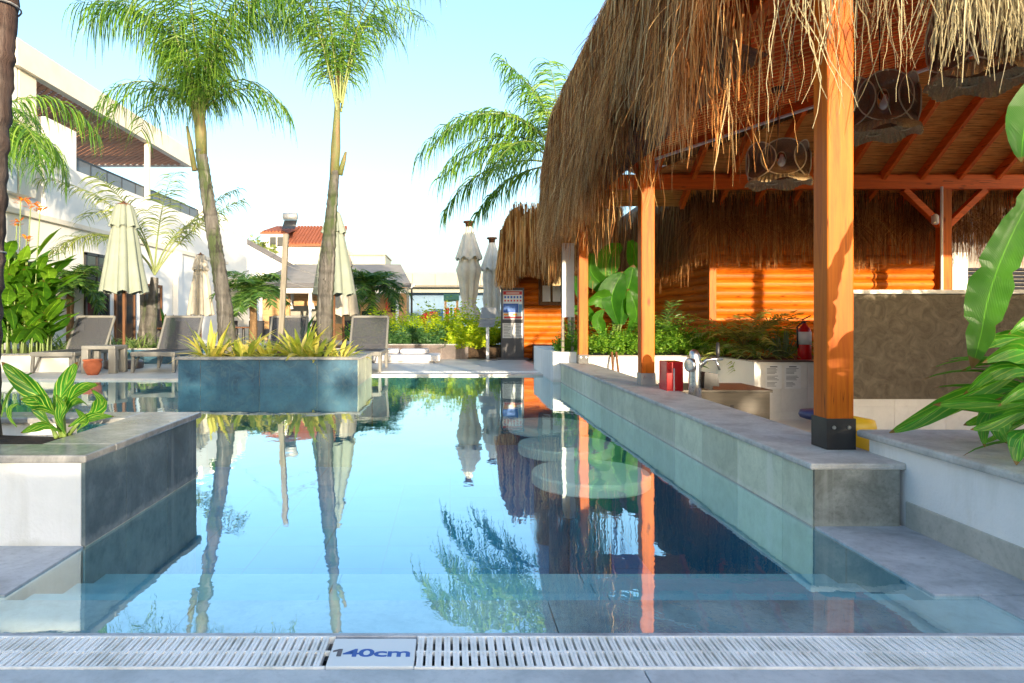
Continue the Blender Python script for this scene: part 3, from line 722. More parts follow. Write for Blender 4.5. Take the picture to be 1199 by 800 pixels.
# wild stray stems
st=MB()
for i in range(150):
    y=random.choice([ru(4.1,4.5),ru(6,11),ru(6,11)]); x=EX-ru(-.1,.42)
    hang(st,(x,y,ru(2.3,3.0)),(ru(-.3,.5),ru(-.5,.5),-1),ru(.25,.7),ru(.005,.009),7,.85,.2)
for i in range(900):     # end of the roof towards the hut
    x=EX-.4+abs(random.gauss(0,.5)); hang(st,(x,11.15+ru(-.15,.15),ru(2.6,3.75)),(ru(-.15,.1),ru(0,.2),-1),ru(.6,1.3),ru(.007,.014),5,.8,.05)
st.build('stray_straw', M['straw'], pav)
st=MB()
def nearfr(x):
    if x<1.6: return 2.50
    if x<2.12: return 2.30
    if x<2.3: return 2.62
    if x<2.85: return 2.22+.05*math.sin(x*23)
    return 2.75
for i in range(760):
    x=ru(1.6,2.9); y=3.24+ru(-.12,.12); b=nearfr(x)+abs(random.gauss(0,.16))-(ru(0,.2) if rnd()<.12 else 0)
    if 2.1<x<2.32 and rnd()<.7: continue
    if 1.9<x<2.1 and rnd()<.35: continue
    if x<2.1 and rnd()<(.86 if x<1.78 else .5): continue
    z0=ru(2.75,3.3); n=6; pts=[]; lx=random.gauss(0,.07); ly=random.gauss(0,.06)
    for kx in range(n+1):
        s=kx/n; pts.append(V((x+lx*s*s+ru(-.008,.008),y+ly*s+ru(-.008,.008),z0+(b-z0)*s)))
    strand(st, pts, ru(.005,.0105), rside())
for i in range(40):
    x=ru(1.6,2.2); hang(st,(x,3.3+ru(-.1,.15),2.6),(ru(-.5,.6),ru(-.2,.2),-1),ru(.35,.72),ru(.004,.007),8,.9,.28)
for i in range(900):
    x=ru(2.9,10); hang(st,(x,3.25+ru(-.12,.12),ru(3.0,3.4)),(ru(-.1,.1),ru(-.1,.1),-1),ru(.1,.32),ru(.006,.012),3,.8,.05)
st.build('near_straw_fringe', M['straw_grey'], pav)
# ================================================================== LOG HUT
hut = thing('log_hut', (4.4,14,0), 'orange log cabin with straw eaves behind the bar planting', 'hut')
def logs(m, a, b, nrm, z0, z1, pitch=.142, bulge=.045):
    a=V(a); b=V(b); nrm=V(nrm); K=7; zz=z0
    while zz<z1:
        pt=pitch*ru(.90,1.10); bl=bulge*ru(.8,1.15)
        vs=[]
        for e in (a,b):
            for k in range(K):
                s=k/(K-1); vs.append(e+V((0,0,zz+s*pt))+nrm*(bl*(max(0,math.sin(s*math.pi))**.6)))
        m.add(vs,[(k,K+k,K+k+1,k+1) for k in range(K-1)]); zz+=pt
m=MB(); logs(m,(1.63,16.7,0),(4.43,16.7,0),(0,-1,0),.03,3.2); m.build('log_wall', M['logx'], hut, smooth=False)
m=MB(); logs(m,(4.43,16.7,0),(4.43,11.5,0),(-1,0,0),.03,3.2); m.build('log_wall', M['logy'], hut)
m=MB(); logs(m,(4.43,11.5,0),(8.2,11.5,0),(0,-1,0),.03,3.2,.148); m.build('log_wall', M['logx'], hut)
m=MB(); logs(m,(1.63,19.5,0),(1.63,16.7,0),(-1,0,0),.03,3.2); m.build('log_wall', M['logy'], hut)
m=MB(); m.box(1.66,4.4,16.72,19.5,0,3.3); m.box(4.46,8.17,11.53,19.5,0,3.3); m.build('inner_wall', M['dark_wood'], hut)
for x,y in ((4.39,11.46),(8.2,11.47),(1.64,16.66)):
    m=MB(); m.box(x-.06,x+.06,y-.06,y+.03,0,3.2); m.build('corner_trim', M['post'], hut, bevel=.006)
m=MB(); m.box(2.16,2.24,16.58,16.7,1.36,2.7); m.box(2.70,2.78,16.58,16.7,1.36,2.7); m.box(2.16,2.78,16.575,16.7,1.32,1.40); m.box(2.45,2.49,16.59,16.7,1.4,2.7); m.box(2.16,2.78,16.585,16.7,2.66,2.74)
wi=m.build('window', M['dark_wood'], hut)
m=MB(); m.box(2.24,2.70,16.63,16.65,1.4,2.68); m.build('pane', M['glass'], wi)
m=MB(); m.box(2.25,2.44,16.618,16.626,1.41,1.80); m.box(2.50,2.69,16.618,16.626,1.41,1.80); m.build('paper_sheet', M['paper'], wi)
# hut roof and its fringe
m=MB()
m.prism([(1.45,16.1,2.75),(4.0,16.1,2.75),(4.0,20,3.2),(1.45,20,3.2)],(0,0,.4))
m.prism([(3.9,10.95,2.95),(10.5,10.95,2.95),(10.5,15.5,4.4),(3.9,15.5,4.4)],(0,0,.3))
m.prism([(3.9,10.95,2.95),(3.9,17,2.95),(5.2,17,3.9),(5.2,10.95,3.9)],(0,0,.3))
m.build('roof', M['thatch'], hut)
st=MB()
for i in range(3800):      # kiosk wing
    x=ru(1.18,4.0); y=15.95+ru(-.18,.12); zt=min(ru(2.7,3.75),3.0+max(0,x-1.15)*2.2); zb=1.95+.22*noise.noise((x*1.6,0,4))+abs(random.gauss(0,.2))+(-.25 if x<1.5 else 0)
    if x>2.2 and x<2.5: zb-=.15
    zt-=abs(random.gauss(0,.10)); n=4; lx=ru(-.08,.08)-(ru(0,.16) if x<1.6 else 0); pts=[V((x+lx*s/n+ru(-.01,.01),y-.02*s,zt+(min(zb,zt-.2)-zt)*s/n)) for s in range(n+1)]
    strand(st,pts,ru(.012,.024),V((1,ru(-.4,.4),0)).normalized())
for i in range(900):
    y=ru(15.9,19.5); hang(st,(1.52+ru(-.1,.1),y,ru(2.7,3.2)),(ru(-.1,.1),0,-1),ru(.6,1.2),ru(.012,.022),4,.8,.04)
o=st.build('straw_fringe', M['straw'], hut); o['label']='grey-brown straw fringe over the kiosk front'
st=MB()
for i in range(3600):      # bar wing, its shade put into the darker straw
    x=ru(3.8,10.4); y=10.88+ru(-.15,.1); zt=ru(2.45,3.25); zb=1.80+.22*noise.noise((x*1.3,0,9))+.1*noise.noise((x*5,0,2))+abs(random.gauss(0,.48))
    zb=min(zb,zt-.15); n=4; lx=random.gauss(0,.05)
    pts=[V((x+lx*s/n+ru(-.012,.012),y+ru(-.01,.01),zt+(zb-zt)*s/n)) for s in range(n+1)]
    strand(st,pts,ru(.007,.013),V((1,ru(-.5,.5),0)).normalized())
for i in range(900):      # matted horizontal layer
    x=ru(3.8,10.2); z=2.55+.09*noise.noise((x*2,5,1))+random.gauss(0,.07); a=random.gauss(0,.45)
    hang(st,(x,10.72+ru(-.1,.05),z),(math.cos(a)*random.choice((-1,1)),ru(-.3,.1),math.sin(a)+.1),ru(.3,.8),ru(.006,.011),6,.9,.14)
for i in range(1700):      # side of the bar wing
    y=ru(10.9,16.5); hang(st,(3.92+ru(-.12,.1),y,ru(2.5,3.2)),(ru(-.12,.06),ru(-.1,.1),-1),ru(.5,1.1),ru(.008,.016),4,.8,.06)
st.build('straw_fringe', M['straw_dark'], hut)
# ================================================================== BAR INTERIOR
t = thing('tiled_planting_bed', (3,10.8,0), 'low pale tiled planting bed along the back of the bar holding ferns', 'planter')
m=MB(); m.box(2.0,4.14,10.6,10.74,-.38,.405); m.box(4.142,5.9,9.30,9.42,-.38,.405); m.box(4.142,4.26,9.42,10.74,-.38,.405)
m.build('bed_wall', M['white'], t)
m=MB(); x=4.14
while x<5.9:
    for z0,z1 in ((-.38,-.27),(-.268,.062),(.064,.404)): m.box(x+.0015,min(x+.358,5.9),9.288,9.299,z0+.001,z1-.001)
    x+=.36
m.build('wall_tiles', M['wall_tile'], t)
m=MB(); m.box(2.0,4.12,10.57,10.77,.407,.428); m.box(4.122,5.9,9.27,9.47,.407,.428); m.build('coping', M['brown_tile'], t)
m=MB(); m.box(2.0,4.4,10.74,16.6,-.2,.37); m.box(4.26,8.2,9.42,11.44,-.2,.38); m.build('soil', M['soil'], t)
m=MB(); m.box(1.62,1.99,10.745,13.2,-.02,.47); m.build('white_end', M['stucco'], t)
t = thing('plastered_bar_wall', (6.5,8,0), 'brown swirled plaster back counter with a cream ledge and tiled foot', 'bar wall')
m=MB(); m.box(4.62,9.0,8.0,8.3,.055,1.285); m.build('plaster_face', M['plaster'], t)
m=MB(); m.box(4.60,9.0,7.95,8.35,1.287,1.335); m.build('ledge', M['wall_tile'], t, bevel=.006)
m=MB(); x=4.62
while x<9: 
    m.box(x+.0015,x+.5985,8.012,8.3,-.38,-.04); m.box(x+.0015,x+.5985,8.012,8.3,-.038,.053); x+=.6
m.build('foot_tiles', M['wall_tile'], t)
t = thing('service_building', (11,14,0), 'grey service wall with dark louvres beyond the bar on the right', 'building')
m=MB(); m.box(8.3,16,13.6,14.2,-.1,3.4); m.build('wall', M['grey_roof'], t)
m=MB()
for i in range(14): m.bar((8.9,13.56,1.0+i*.075),(15,13.56,1.0+i*.075),.03,.05,(0,.6,1))
m.build('louvre', M['black_metal'], t)
m=MB(); m.box(9.9,10.2,13.45,13.6,0,2.3); m.build('pillar', M['wall_tile'], t)
# posted notices
for i,(x0,lab) in enumerate(((4.20,'white notice sheet of printed lines taped to the tiles, nearer the sink'),(4.46,'white notice sheet of printed lines taped to the tiles, nearer the big post'))):
    t=thing('notice_sheet',(x0,9.28,.2),lab,'notice','notice sheets on the bar tiles')
    m=MB(); m.box(x0+.09,x0+.31,9.283,9.2855,.045,.365); m.build('sheet', M['paper'], t)
    m=MB(); m.box(x0+.15,x0+.25,9.281,9.2825,.335,.350)
    for j in range(15):
        if j in (5,10): continue
        m.box(x0+.11,x0+.11+ru(.08,.17),9.281,9.2825,.315-j*.017,.321-j*.017)
    m.build('printed_lines', M['ink'], t)
# beer tap
t=thing('beer_tap',(2.26,6.3,.0),'silver beer tap tower with a black handle and drip box on the counter edge','beer tap')
m=MB(); bx,by=2.26,6.3
m.tube([(bx,by,.18),(bx,by,.40),(bx+.002,by,.58),(bx-.006,by,.66),(bx-.012,by,.70),(bx-.014,by,.715)],[.058,.058,.055,.05,.034,.012],18); m.build('tower', M['steel'], t, smooth=True)
m=MB(); m.tube([(bx-.045,by-.06,.575),(bx-.085,by-.075,.575),(bx-.09,by-.078,.575)],[.062,.062,.045],22); m.build('medallion', M['steel'], t, smooth=True)
m=MB(); m.tube([(bx+.03,by-.02,.55),(bx+.09,by-.05,.62),(bx+.15,by-.06,.63),(bx+.23,by-.06,.628)],[.02,.017,.016,.012],10); m.tube([(bx+.165,by-.06,.63),(bx+.205,by-.06,.53)],.011,8); m.build('tap_arm', M['steel'], t, smooth=True)
m=MB(); m.tube([(bx+.185,by-.06,.64),(bx+.187,by-.06,.69),(bx+.187,by-.06,.78)],[.012,.02,.013],10); m.build('handle', M['black_metal'], t, smooth=True)
m=MB(); m.prism([(bx+.06,by-.06,.36),(bx+.14,by-.06,.34),(bx+.14,by-.06,.38),(bx+.20,by-.06,.38),(bx+.19,by-.06,.49),(bx+.07,by-.06,.51)],(0,.12,0)); m.build('drip_box', M['black_metal'], t)
t=thing('red_box',(2.2,6.55,.3),'glossy red box with a white stripe behind the beer tap','box')
m=MB(); m.box(2.075,2.235,6.54,6.78,.30,.585); m.build('body', M['red'], t, bevel=.006)
m=MB(); m.box(2.14,2.15,6.536,6.5395,.30,.52); m.build('stripe', M['paper'], t)
t=thing('steel_sink_counter',(3.05,7.7,0),'stainless steel underbar counter with slots against the tiled bed','counter')
m=MB(); m.box(2.5,3.5,7.4,8.2,.195,.225); m.build('worktop', M['dark_steel'], t, bevel=.004)
m=MB(); m.box(2.52,3.48,7.43,8.18,-.38,.194); m.build('cabinet', M['dark_steel'], t)
m=MB()
for i in range(6): m.box(2.62+i*.085,2.66+i*.085,7.425,7.4295,-.02,.06)
m.build('slot', M['black_metal'], t)
t=thing('yellow_bin',(2.44,4.2,-.38),'yellow plastic bin standing behind the near timber post','bin')
m=MB(); m.lathe([(.10,0),(.14,.68),(.15,.69),(.15,.71)],(2.44,4.2,-.38),4+16); m.build('body', M['yellow'], t, smooth=True)
m=MB(); m.lathe([(.155,.705),(.16,.72),(.15,.76),(.05,.78),(.001,.78)],(2.44,4.2,-.38),20); m.build('lid', M['yellow'], t, smooth=True)
t=thing('bar_stool',(2.60,4.75,-.38),'dark blue round bar stool half hidden behind the near post','stool')
m=MB(); m.lathe([(.12,.68),(.15,.69),(.16,.71),(.15,.735),(.001,.74)],(2.60,4.75,-.38),20); m.build('seat', M['navy'], t, smooth=True)
m=MB(); m.lathe([(.16,0),(.16,.02),(.03,.04),(.03,.68)],(2.60,4.75,-.38),16); m.build('pedestal', M['steel'], t, smooth=True)
t=thing('fire_extinguisher',(5.34,9.9,.40),'red fire extinguisher with a white label standing among the ferns','fire extinguisher')
ex=(5.06,9.75,.38)
m=MB(); m.lathe([(.085,0),(.092,.02),(.092,.42),(.08,.47),(.045,.51),(.03,.53),(.03,.55)],ex,22); m.build('cylinder', M['red'], t, smooth=True)
m=MB(); m.lathe([(.0935,.25),(.0935,.43)],ex,22); m.build('label_band', M['paper'], t, smooth=True)
m=MB(); m.lathe([(.02,.55),(.022,.585)],ex,12); m.bar((ex[0]-.03,ex[1],ex[2]+.60),(ex[0]+.09,ex[1],ex[2]+.66),.02,.015); m.bar((ex[0]-.03,ex[1],ex[2]+.585),(ex[0]+.08,ex[1],ex[2]+.575),.02,.012); m.build('handle', M['black_metal'], t)
m=MB(); m.tube([(ex[0]-.02,ex[1]-.02,ex[2]+.58),(ex[0]-.12,ex[1]-.03,ex[2]+.5),(ex[0]-.115,ex[1]-.04,ex[2]+.2)],.012,8); m.build('hose', M['black_metal'], t, smooth=True)
for i,(dx,lab) in enumerate(((0,'wooden paddle handle leaning on the bed wall, left of the pair'),(.11,'wooden paddle handle leaning on the bed wall, right of the pair'))):
    m=MB(); m.tube([(2.47+dx,10.2,-.38),(2.5+dx*.6,10.55,.48)],.018,8); tag(m.build('wooden_paddle', M['dark_wood'], None, loc=(2.47+dx,10.2,-.38)), lab,'paddle','wooden paddles behind the bar')
# white board on two posts
t=thing('notice_board',(1.9,10.9,.4),'blank white board on two pale wooden legs beside the far bar post','notice board')
m=MB(); m.box(1.785,1.975,10.86,10.885,1.02,2.2); m.build('board', M['paper'], t)
for x in (1.80,1.955):
    m=MB(); m.box(x-.02,x+.02,10.886,10.93,.4,2.2); m.build('leg', M['wood_pole'], t)
# pendant lamps
def pendant(c, r, hgt, ztop, label, yaw=0):
    t=thing('pendant_lamp', c, label, 'lamp', 'woven rattan pendant lamps under the bar roof'); c=V(c)
    m=MB(); m.tube([(c.x,c.y,c.z+hgt*.1),(c.x,c.y,ztop)],.006,6); m.lathe([(.06,0),(.06,.04)],(c.x,c.y,ztop-.02),14); m.build('cord', M['black_metal'], t)
    for k in range(6):
        a0=yaw+k*math.pi/3; n=30; vs=[]; m=MB()
        prof=[(1.0,1.0),(.90,.86),(.76,.68),(.60,.52),(.46,.44)]
        for (q,sc_) in prof:
            for j in range(n):
                b=2*math.pi*j/n; da=math.cos(b)*R(44)*sc_; zz=math.sin(b)*.5*hgt*sc_
                sx=1-.10*abs(math.sin(b))**3*(q>.95)
                vs.append(c+V((math.cos(a0+da)*r*q*sx,math.sin(a0+da)*r*q*sx,zz)))
        m.add(vs,[(i*n+j,i*n+(j+1)%n,(i+1)*n+(j+1)%n,(i+1)*n+j) for i in range(len(prof)-1) for j in range(n)])
        o=m.build('woven_shade', M['rattan'], t, smooth=True)
        rim=MB(); rim.tube(vs[:n]+[vs[0]],.0065,5,False); rim.tube(vs[4*n:5*n]+[vs[4*n]],.005,5,False); rim.build('rim', M['rattan_rim'], o)
    m=MB(); n=96; vs=[]
    for q,zz in ((.70,-.40),(.88,-.47),(1.0,-.56),(1.04,-.64)):
        for j in range(n):
            b=2*math.pi*j/n; pl=1+.03*(1 if j%2 else -1)
            vs.append(c+V((math.cos(b+yaw)*r*q*pl, math.sin(b+yaw)*r*q*pl, hgt*(zz+.05*math.cos(6*b)*(q>.9)))))
    m.add(vs,[(i*n+j,i*n+(j+1)%n,(i+1)*n+(j+1)%n,(i+1)*n+j) for i in range(3) for j in range(n)])
    m.build('pleated_skirt', M['rattan_light'], t)
    for k in range(3):
        a=k*2.1+.5; m=MB(); m.lathe([(.012,.06),(.02,.03),(.045,-.02),(.04,-.06),(.001,-.075)],(c.x+math.cos(a)*.08,c.y+math.sin(a)*.08,c.z),12); m.build('bulb', M['bulb'], t, smooth=True)
pendant(P(911,190,7.0),.30,.36,1+(373-105)*7.0/F,'rattan pendant lamp left of the near post on a long black cord',.3)
pendant(P(1030,122,6.2),.31,.44,4.55,'rattan pendant lamp just right of the near post',.15)
pendant(P(1150,46,4.9),.33,.50,4.4,'rattan pendant lamp hanging behind the straw strands, closest to the pool deck',.2)
# ================================================================== PLANTS
def arc(base, az, e0, e1, length, n=7, daz=0.0, pw=1.0):
    p=V(base); pts=[p.copy()]; 
    for i in range(n):
        t=(i+.5)/n; e=e0+(e1-e0)*t**pw; a=az+daz*t
        p=p+V((math.cos(a)*math.cos(e),math.sin(a)*math.cos(e),math.sin(e)))*(length/n); pts.append(p.copy())
    return pts
def lance(n, W, peak=.4, base=.12, tip=.03):
    o=[]
    for i in range(n):
        t=i/(n-1); o.append(W*max(tip if t>.5 else base, (t/peak)**.8 if t<peak else max(0,1-((t-peak)/(1-peak))**1.8)))
    return o
def blade(mb, base, az, e0, e1, length, W, n=7, fold=.25, peak=.4, wave=0, roll=0, daz=0):
    pts=arc(base,az,e0,e1,length,n,daz); sd=V((-math.sin(az),math.cos(az),roll)).normalized()
    mb.leaf(pts, lance(n+1,W,peak), sd, fold, wave)
def frond(ml, mr, base, az, e0, e1, length, nl, ll, droop, lw, rr=.018, start=.15, daz=0, n=10, seg=4, spread=.55, pw=1.0):
    pts=arc(base,az,e0,e1,length,n,daz,pw)
    mr.tube(pts,[rr*(1-.85*i/n) for i in range(n+1)],5)
    for k in range(nl):
        t=start+(1-start)*(k+.5)/nl; f=t*n; i=min(int(f),n-1); p=pts[i].lerp(pts[i+1],f-i); tg=(pts[i+1]-pts[i]).normalized()
        hs=V((-math.sin(az+daz*t),math.cos(az+daz*t),0)); up=hs.cross(tg)*-1
        env=ll*(.35+.65*math.sin(min(1,(t-start)/(1-start)*1.15+.12)*math.pi*.86)**.7)
        for s in (-1,1):
            d=(hs*s*ru(.75,1.0)+tg*(spread+ru(-.15,.2))+up*ru(-.25,.45)).normalized(); q=p.copy(); pp=[q.copy()]; l=env*ru(.75,1.12)
            for j in range(seg):
                d=(d+V((ru(-.05,.05),ru(-.05,.05),-droop*(.5+j*.5)))).normalized(); q=q+d*(l/seg); pp.append(q.copy())
            sd=(tg*ru(.4,1)+V((ru(-.6,.6),ru(-.6,.6),ru(-.3,.3)))).normalized()
            w=[lw*x for x in ((.7,1,.85,.6,.12) if seg==4 else (.7,1,.6,.1))]
            ml.ribbon(pp,sd,w)
def palm(name, base, tpts, trad, crown, fr, label, cat, group=None, leaf='palm', bark='bark', petm='petiole', n=14, stub=None, shaft=None, jit=.06):
    """crown: list of frond dicts"""
    t=thing(name, base, label, cat, group)
    m=MB()
    # resample trunk
    P_=[V(p) for p in tpts]; q=[];rr=[]
    for i in range(len(P_)-1):
        ns=max(8,int((P_[i+1]-P_[i]).length/.035))
        for s in range(ns): q.append(P_[i].lerp(P_[i+1],s/ns)); rr.append((trad[i]+(trad[i+1]-trad[i])*s/ns)*(1.035-.075*((s%4)/3))*ru(1-jit*.4,1+jit*.4))
    q.append(P_[-1]); rr.append(trad[-1]); m.tube(q,rr,n,True,jit*.5); m.build('trunk',M[bark],t,smooth=True)
    if shaft:
        m=MB(); a,b,r0,r1=shaft; a=V(a);b=V(b); m.tube([a,a.lerp(b,.3),a.lerp(b,.7),b],[r0,r0*1.06,r1*1.1,r1],12,True,.05); m.build('crownshaft',M['shaft'],t,smooth=True)
    if stub:
        for a,b in stub:
            m=MB(); m.tube([a,V(a).lerp(V(b),.6),b],[.045,.04,.02],7); m.build('cut_leaf_base',M['shaft'],t,smooth=True)
    for f in fr:
        ml=MB(); mr=MB(); frond(ml,mr,**f); o=ml.build('frond',M[leaf],t); mr.build('rachis',M[petm],o)
    return t
# tall palms of the island ------------------------------------------------
def crownset(top, k, L0, ll, droop, lw, seed, e0=(50,86), bend=(95,150), rr=.02, nl=44, pw=1.0, start=.22):
    random.seed(seed); o=[]
    for i in range(k):
        az=2*math.pi*(i*.381966+ru(-.05,.05)); a=ru(*e0)
        o.append(dict(base=V(top)+V((math.cos(az)*.05,math.sin(az)*.05,ru(-.12,.15))),az=az,e0=R(a),e1=R(a-ru(*bend)),length=L0*ru(.8,1.1),nl=nl,ll=ll,droop=droop,lw=lw,rr=rr,start=start,daz=ru(-.3,.3),pw=pw))
    return o
Yp=11.0
tA=[P(268,418,Yp),P(263,360,Yp),P(254,300,Yp),P(243,230,Yp),P(235,175,Yp)]
palm('palm_tree', tuple(tA[0]), tA, [.16,.125,.112,.105,.09], None,
     crownset(P(234,146,Yp),19,3.3,1.05,.8,.022,11,(75,90),(70,140),nl=50,pw=2.2,start=.10)+[dict(base=P(233,140,Yp),az=R(a_),e0=R(62),e1=R(-75),length=1.9,nl=32,ll=.8,droop=.5,lw=.022,rr=.02,start=.25,pw=1.2) for a_ in (178,200,150,5,-25)],
     'tall leaning palm with dense drooping fronds, left one of the island pair','palm','tall palms on the island planter',
     shaft=(P(236,182,Yp),P(233,92,Yp),.088,.045), stub=[(P(228,200,Yp),P(219,148,Yp))])
tB=[P(381,418,Yp+.1),P(380,370,Yp+.1),P(383,310,Yp+.1),P(388,250,Yp+.1),P(392,200,Yp+.1)]
palm('palm_tree', tuple(tB[0]), tB, [.125,.135,.13,.095,.075], None,
     crownset(P(397,122,Yp+.1),13,3.1,.95,.7,.021,23,(74,90),(60,120),nl=46,pw=2.1,start=.15),
     'tall slimmer palm with torn dark bark, right one of the island pair','palm','tall palms on the island planter',
     shaft=(P(391,215,Yp+.1),P(397,78,Yp+.1),.075,.04), stub=[(P(398,205,Yp+.1),P(405,178,Yp+.1))])
# near left palm
Yn=3.55
tC=[P(-36,512,Yn),P(-31,400,Yn),P(-25,270,Yn),P(-17,130,Yn),P(-8,0,Yn),P(-4,-180,Yn),P(0,-420,Yn)]
palm('palm_tree', tuple(tC[0]), tC, [.14,.122,.118,.115,.115,.115,.10], None,
     crownset(P(8,-440,Yn),9,1.9,.6,.4,.03,5,(45,85),(60,110)),
     'thick grey-brown palm trunk close by in the near planter with its crown out of view','palm',bark='bark_near',n=20)
t=bpy.context.scene.objects['palm_tree.002']
m=MB()
for vv in (8,295):
    m=MB(); m.tube([P(-8-vv*.064,vv,Yn)+V((math.cos(a)*.128,math.sin(a)*.128,ru(-.003,.003))) for a in [R(x*20) for x in range(19)]],.005,5,False); m.build('tie_wire',M['wire'],t)
# palm at the left edge, further back
tD=[V((-9.15,13.2,.3)),V((-9.2,13.2,1.8)),V((-9.2,13.2,3.6)),V((-9.15,13.2,4.6))]
palm('palm_tree', tuple(tD[0]), tD, [.14,.13,.12,.09], None, crownset((-9.1,13.2,4.5),17,2.3,.9,.6,.03,31,(30,85),(85,140)),
     'bright green drooping palm in the left bed behind the near trunk','palm')
# twin feathery palm behind the loungers
tE=[P(176,405,15.2),P(178,360,15.2),P(181,325,15.2)]
fE=[]
random.seed(44)
for az,e0,e1,Ln in ((165,62,-40,3.2),(150,78,-20,3.4),(185,70,-55,2.9),(30,68,30,2.8),(10,60,25,2.6),(95,84,40,3.0),(250,80,20,2.6),(200,82,0,3.3),(60,75,10,2.4)):
    fE.append(dict(base=P(181,322,15.2),az=R(az),e0=R(e0),e1=R(e1),length=Ln,nl=38,ll=.62,droop=.26,lw=.028,rr=.022,start=.3))
palm('palm_tree', tuple(tE[0]), tE, [.13,.12,.08], None, fE,'open feathery pale palm with upright stalks between the first two loungers','palm',leaf='palm_light')
t=bpy.context.scene.objects['palm_tree.004']
m=MB(); m.tube([P(166,405,15.3),P(170,372,15.3),P(168,345,15.3)],[.11,.11,.08],10,True,.05); m.build('second_trunk',M['bark'],t,smooth=True)
# palm behind the pavilion
tI=[V((2.42,13.6,.4)),V((2.40,13.6,2.2)),V((2.3,13.6,4.0))]
fI=[]
random.seed(9)
for az,e0,e1,Ln in ((180,74,-68,3.7),(190,42,-55,2.6),(176,20,-62,2.7),(165,84,40,2.6),(200,66,-60,3.3),(150,72,-30,3.2),(120,82,30,2.8),(20,75,-20,2.6),(275,74,-50,2.8),(225,40,-65,2.4),(185,0,-60,2.0),(170,58,-66,3.0),(95,86,50,2.7)):
    fI.append(dict(base=V((2.2,13.6,4.05)),az=R(az),e0=R(e0),e1=R(e1),length=Ln,nl=56,ll=.9,droop=.5,lw=.032,rr=.022,start=.2))
palm('palm_tree', tuple(tI[0]), tI, [.075,.07,.065], None, fI,'green palm arching out from behind the thatched roof against the sky','palm')
# small date palms
def small_palm(c, h, r, label, seed):
    random.seed(seed); fr=[]
    for i in range(26):
        az=2*math.pi*i*.381966; a=ru(5,80)
        fr.append(dict(base=V(c)+V((0,0,h)),az=az,e0=R(a),e1=R(a-ru(70,105)),length=r*ru(1.0,1.3),nl=36,ll=r*.45,droop=.16,lw=.045,rr=.012,start=.12,n=7,seg=3))
    palm('date_palm',c,[V(c),V(c)+V((.02,0,h*.5)),V(c)+V((0,0,h))],[.14,.11,.12],None,fr,label,'palm','small date palms before the buildings',leaf='palm_small',bark='bark_small',n=10,jit=.14)
small_palm((-10.0*1.0+.0,17.9,0),1.9,.95,'small date palm by the glazed door of the white hotel wall',1)
small_palm(tuple(P(296,373+800*1.0/20,20)),1.75,1.0,'small date palm left of the grey wooden stake before the restaurant',2)
small_palm(tuple(P(435,373+800*1.0/21,21)),1.9,1.05,'small date palm at the red fire box end of the restaurant',3)
# leafy plants
random.seed(5)
def clump(name, c, label, cat, n, L0, W, mat_, e=(30,85), bend=(20,90), r=.12, group=None, fold=.3, peak=.4, wave=0, nseg=6):
    t=thing(name,c,label,cat,group); m=MB()
    for i in range(n):
        az=ru(0,6.283); a=ru(*e); rr=r*math.sqrt(rnd()); 
        blade(m,V(c)+V((math.cos(az)*rr,math.sin(az)*rr,0)),az+ru(-.4,.4),R(a),R(a-ru(*bend)),L0*ru(.6,1.1),W*ru(.7,1.15),nseg,fold,peak,wave,ru(-.4,.4))
    m.build('leaves',M[mat_],t); return t
spots=[(247,.0,.50,30,'yellow-striped spiky plant at the foot of the left tall palm'),(285,.1,.48,34,'yellow-striped spiky plant between the left tall palm and the grey stake'),(315,.25,.40,20,'small yellow-striped spiky plant just left of the grey stake'),
       (352,.0,.58,44,'largest green-and-yellow spiky plant between the grey stake and the right tall palm'),(372,-.2,.42,22,'yellow-striped spiky plant hard against the right tall palm'),(398,.05,.34,18,'low yellow-striped spiky plant at the right end of the island planter')]
for u,dy,Ln,nn,lab in spots:
    y=10.75+dy; x=(u-U0)/F*y; clump('striped_plant',(x,y,.36),lab,'plant',int(nn*1.2),Ln*1.28,.085,'dracaena',(25,88),(20,80),.16,'yellow-striped plants on the island planter')
# wooden stake with wires
t=thing('wooden_stake',tuple(P(333,416,11.3)),'grey weathered wooden stake tied by wires to the right tall palm','stake')
m=MB(); m.bar(P(328,418,11.3),P(335,274,11.3),.085,.085,(0,1,0)); m.build('pole',M['wood_pole'],t,bevel=.006)
m=MB()
for v0,v1 in ((310,322),(330,336),(300,330)): m.tube([P(334,v0,11.3),P(358,(v0+v1)/2+3,11.2),P(384,v1,11.1)],.004,4)
m.tube([P(333,292,11.3),P(300,312,12.5),P(268,330,13.5)],.004,4); m.build('wire',M['wire'],t)
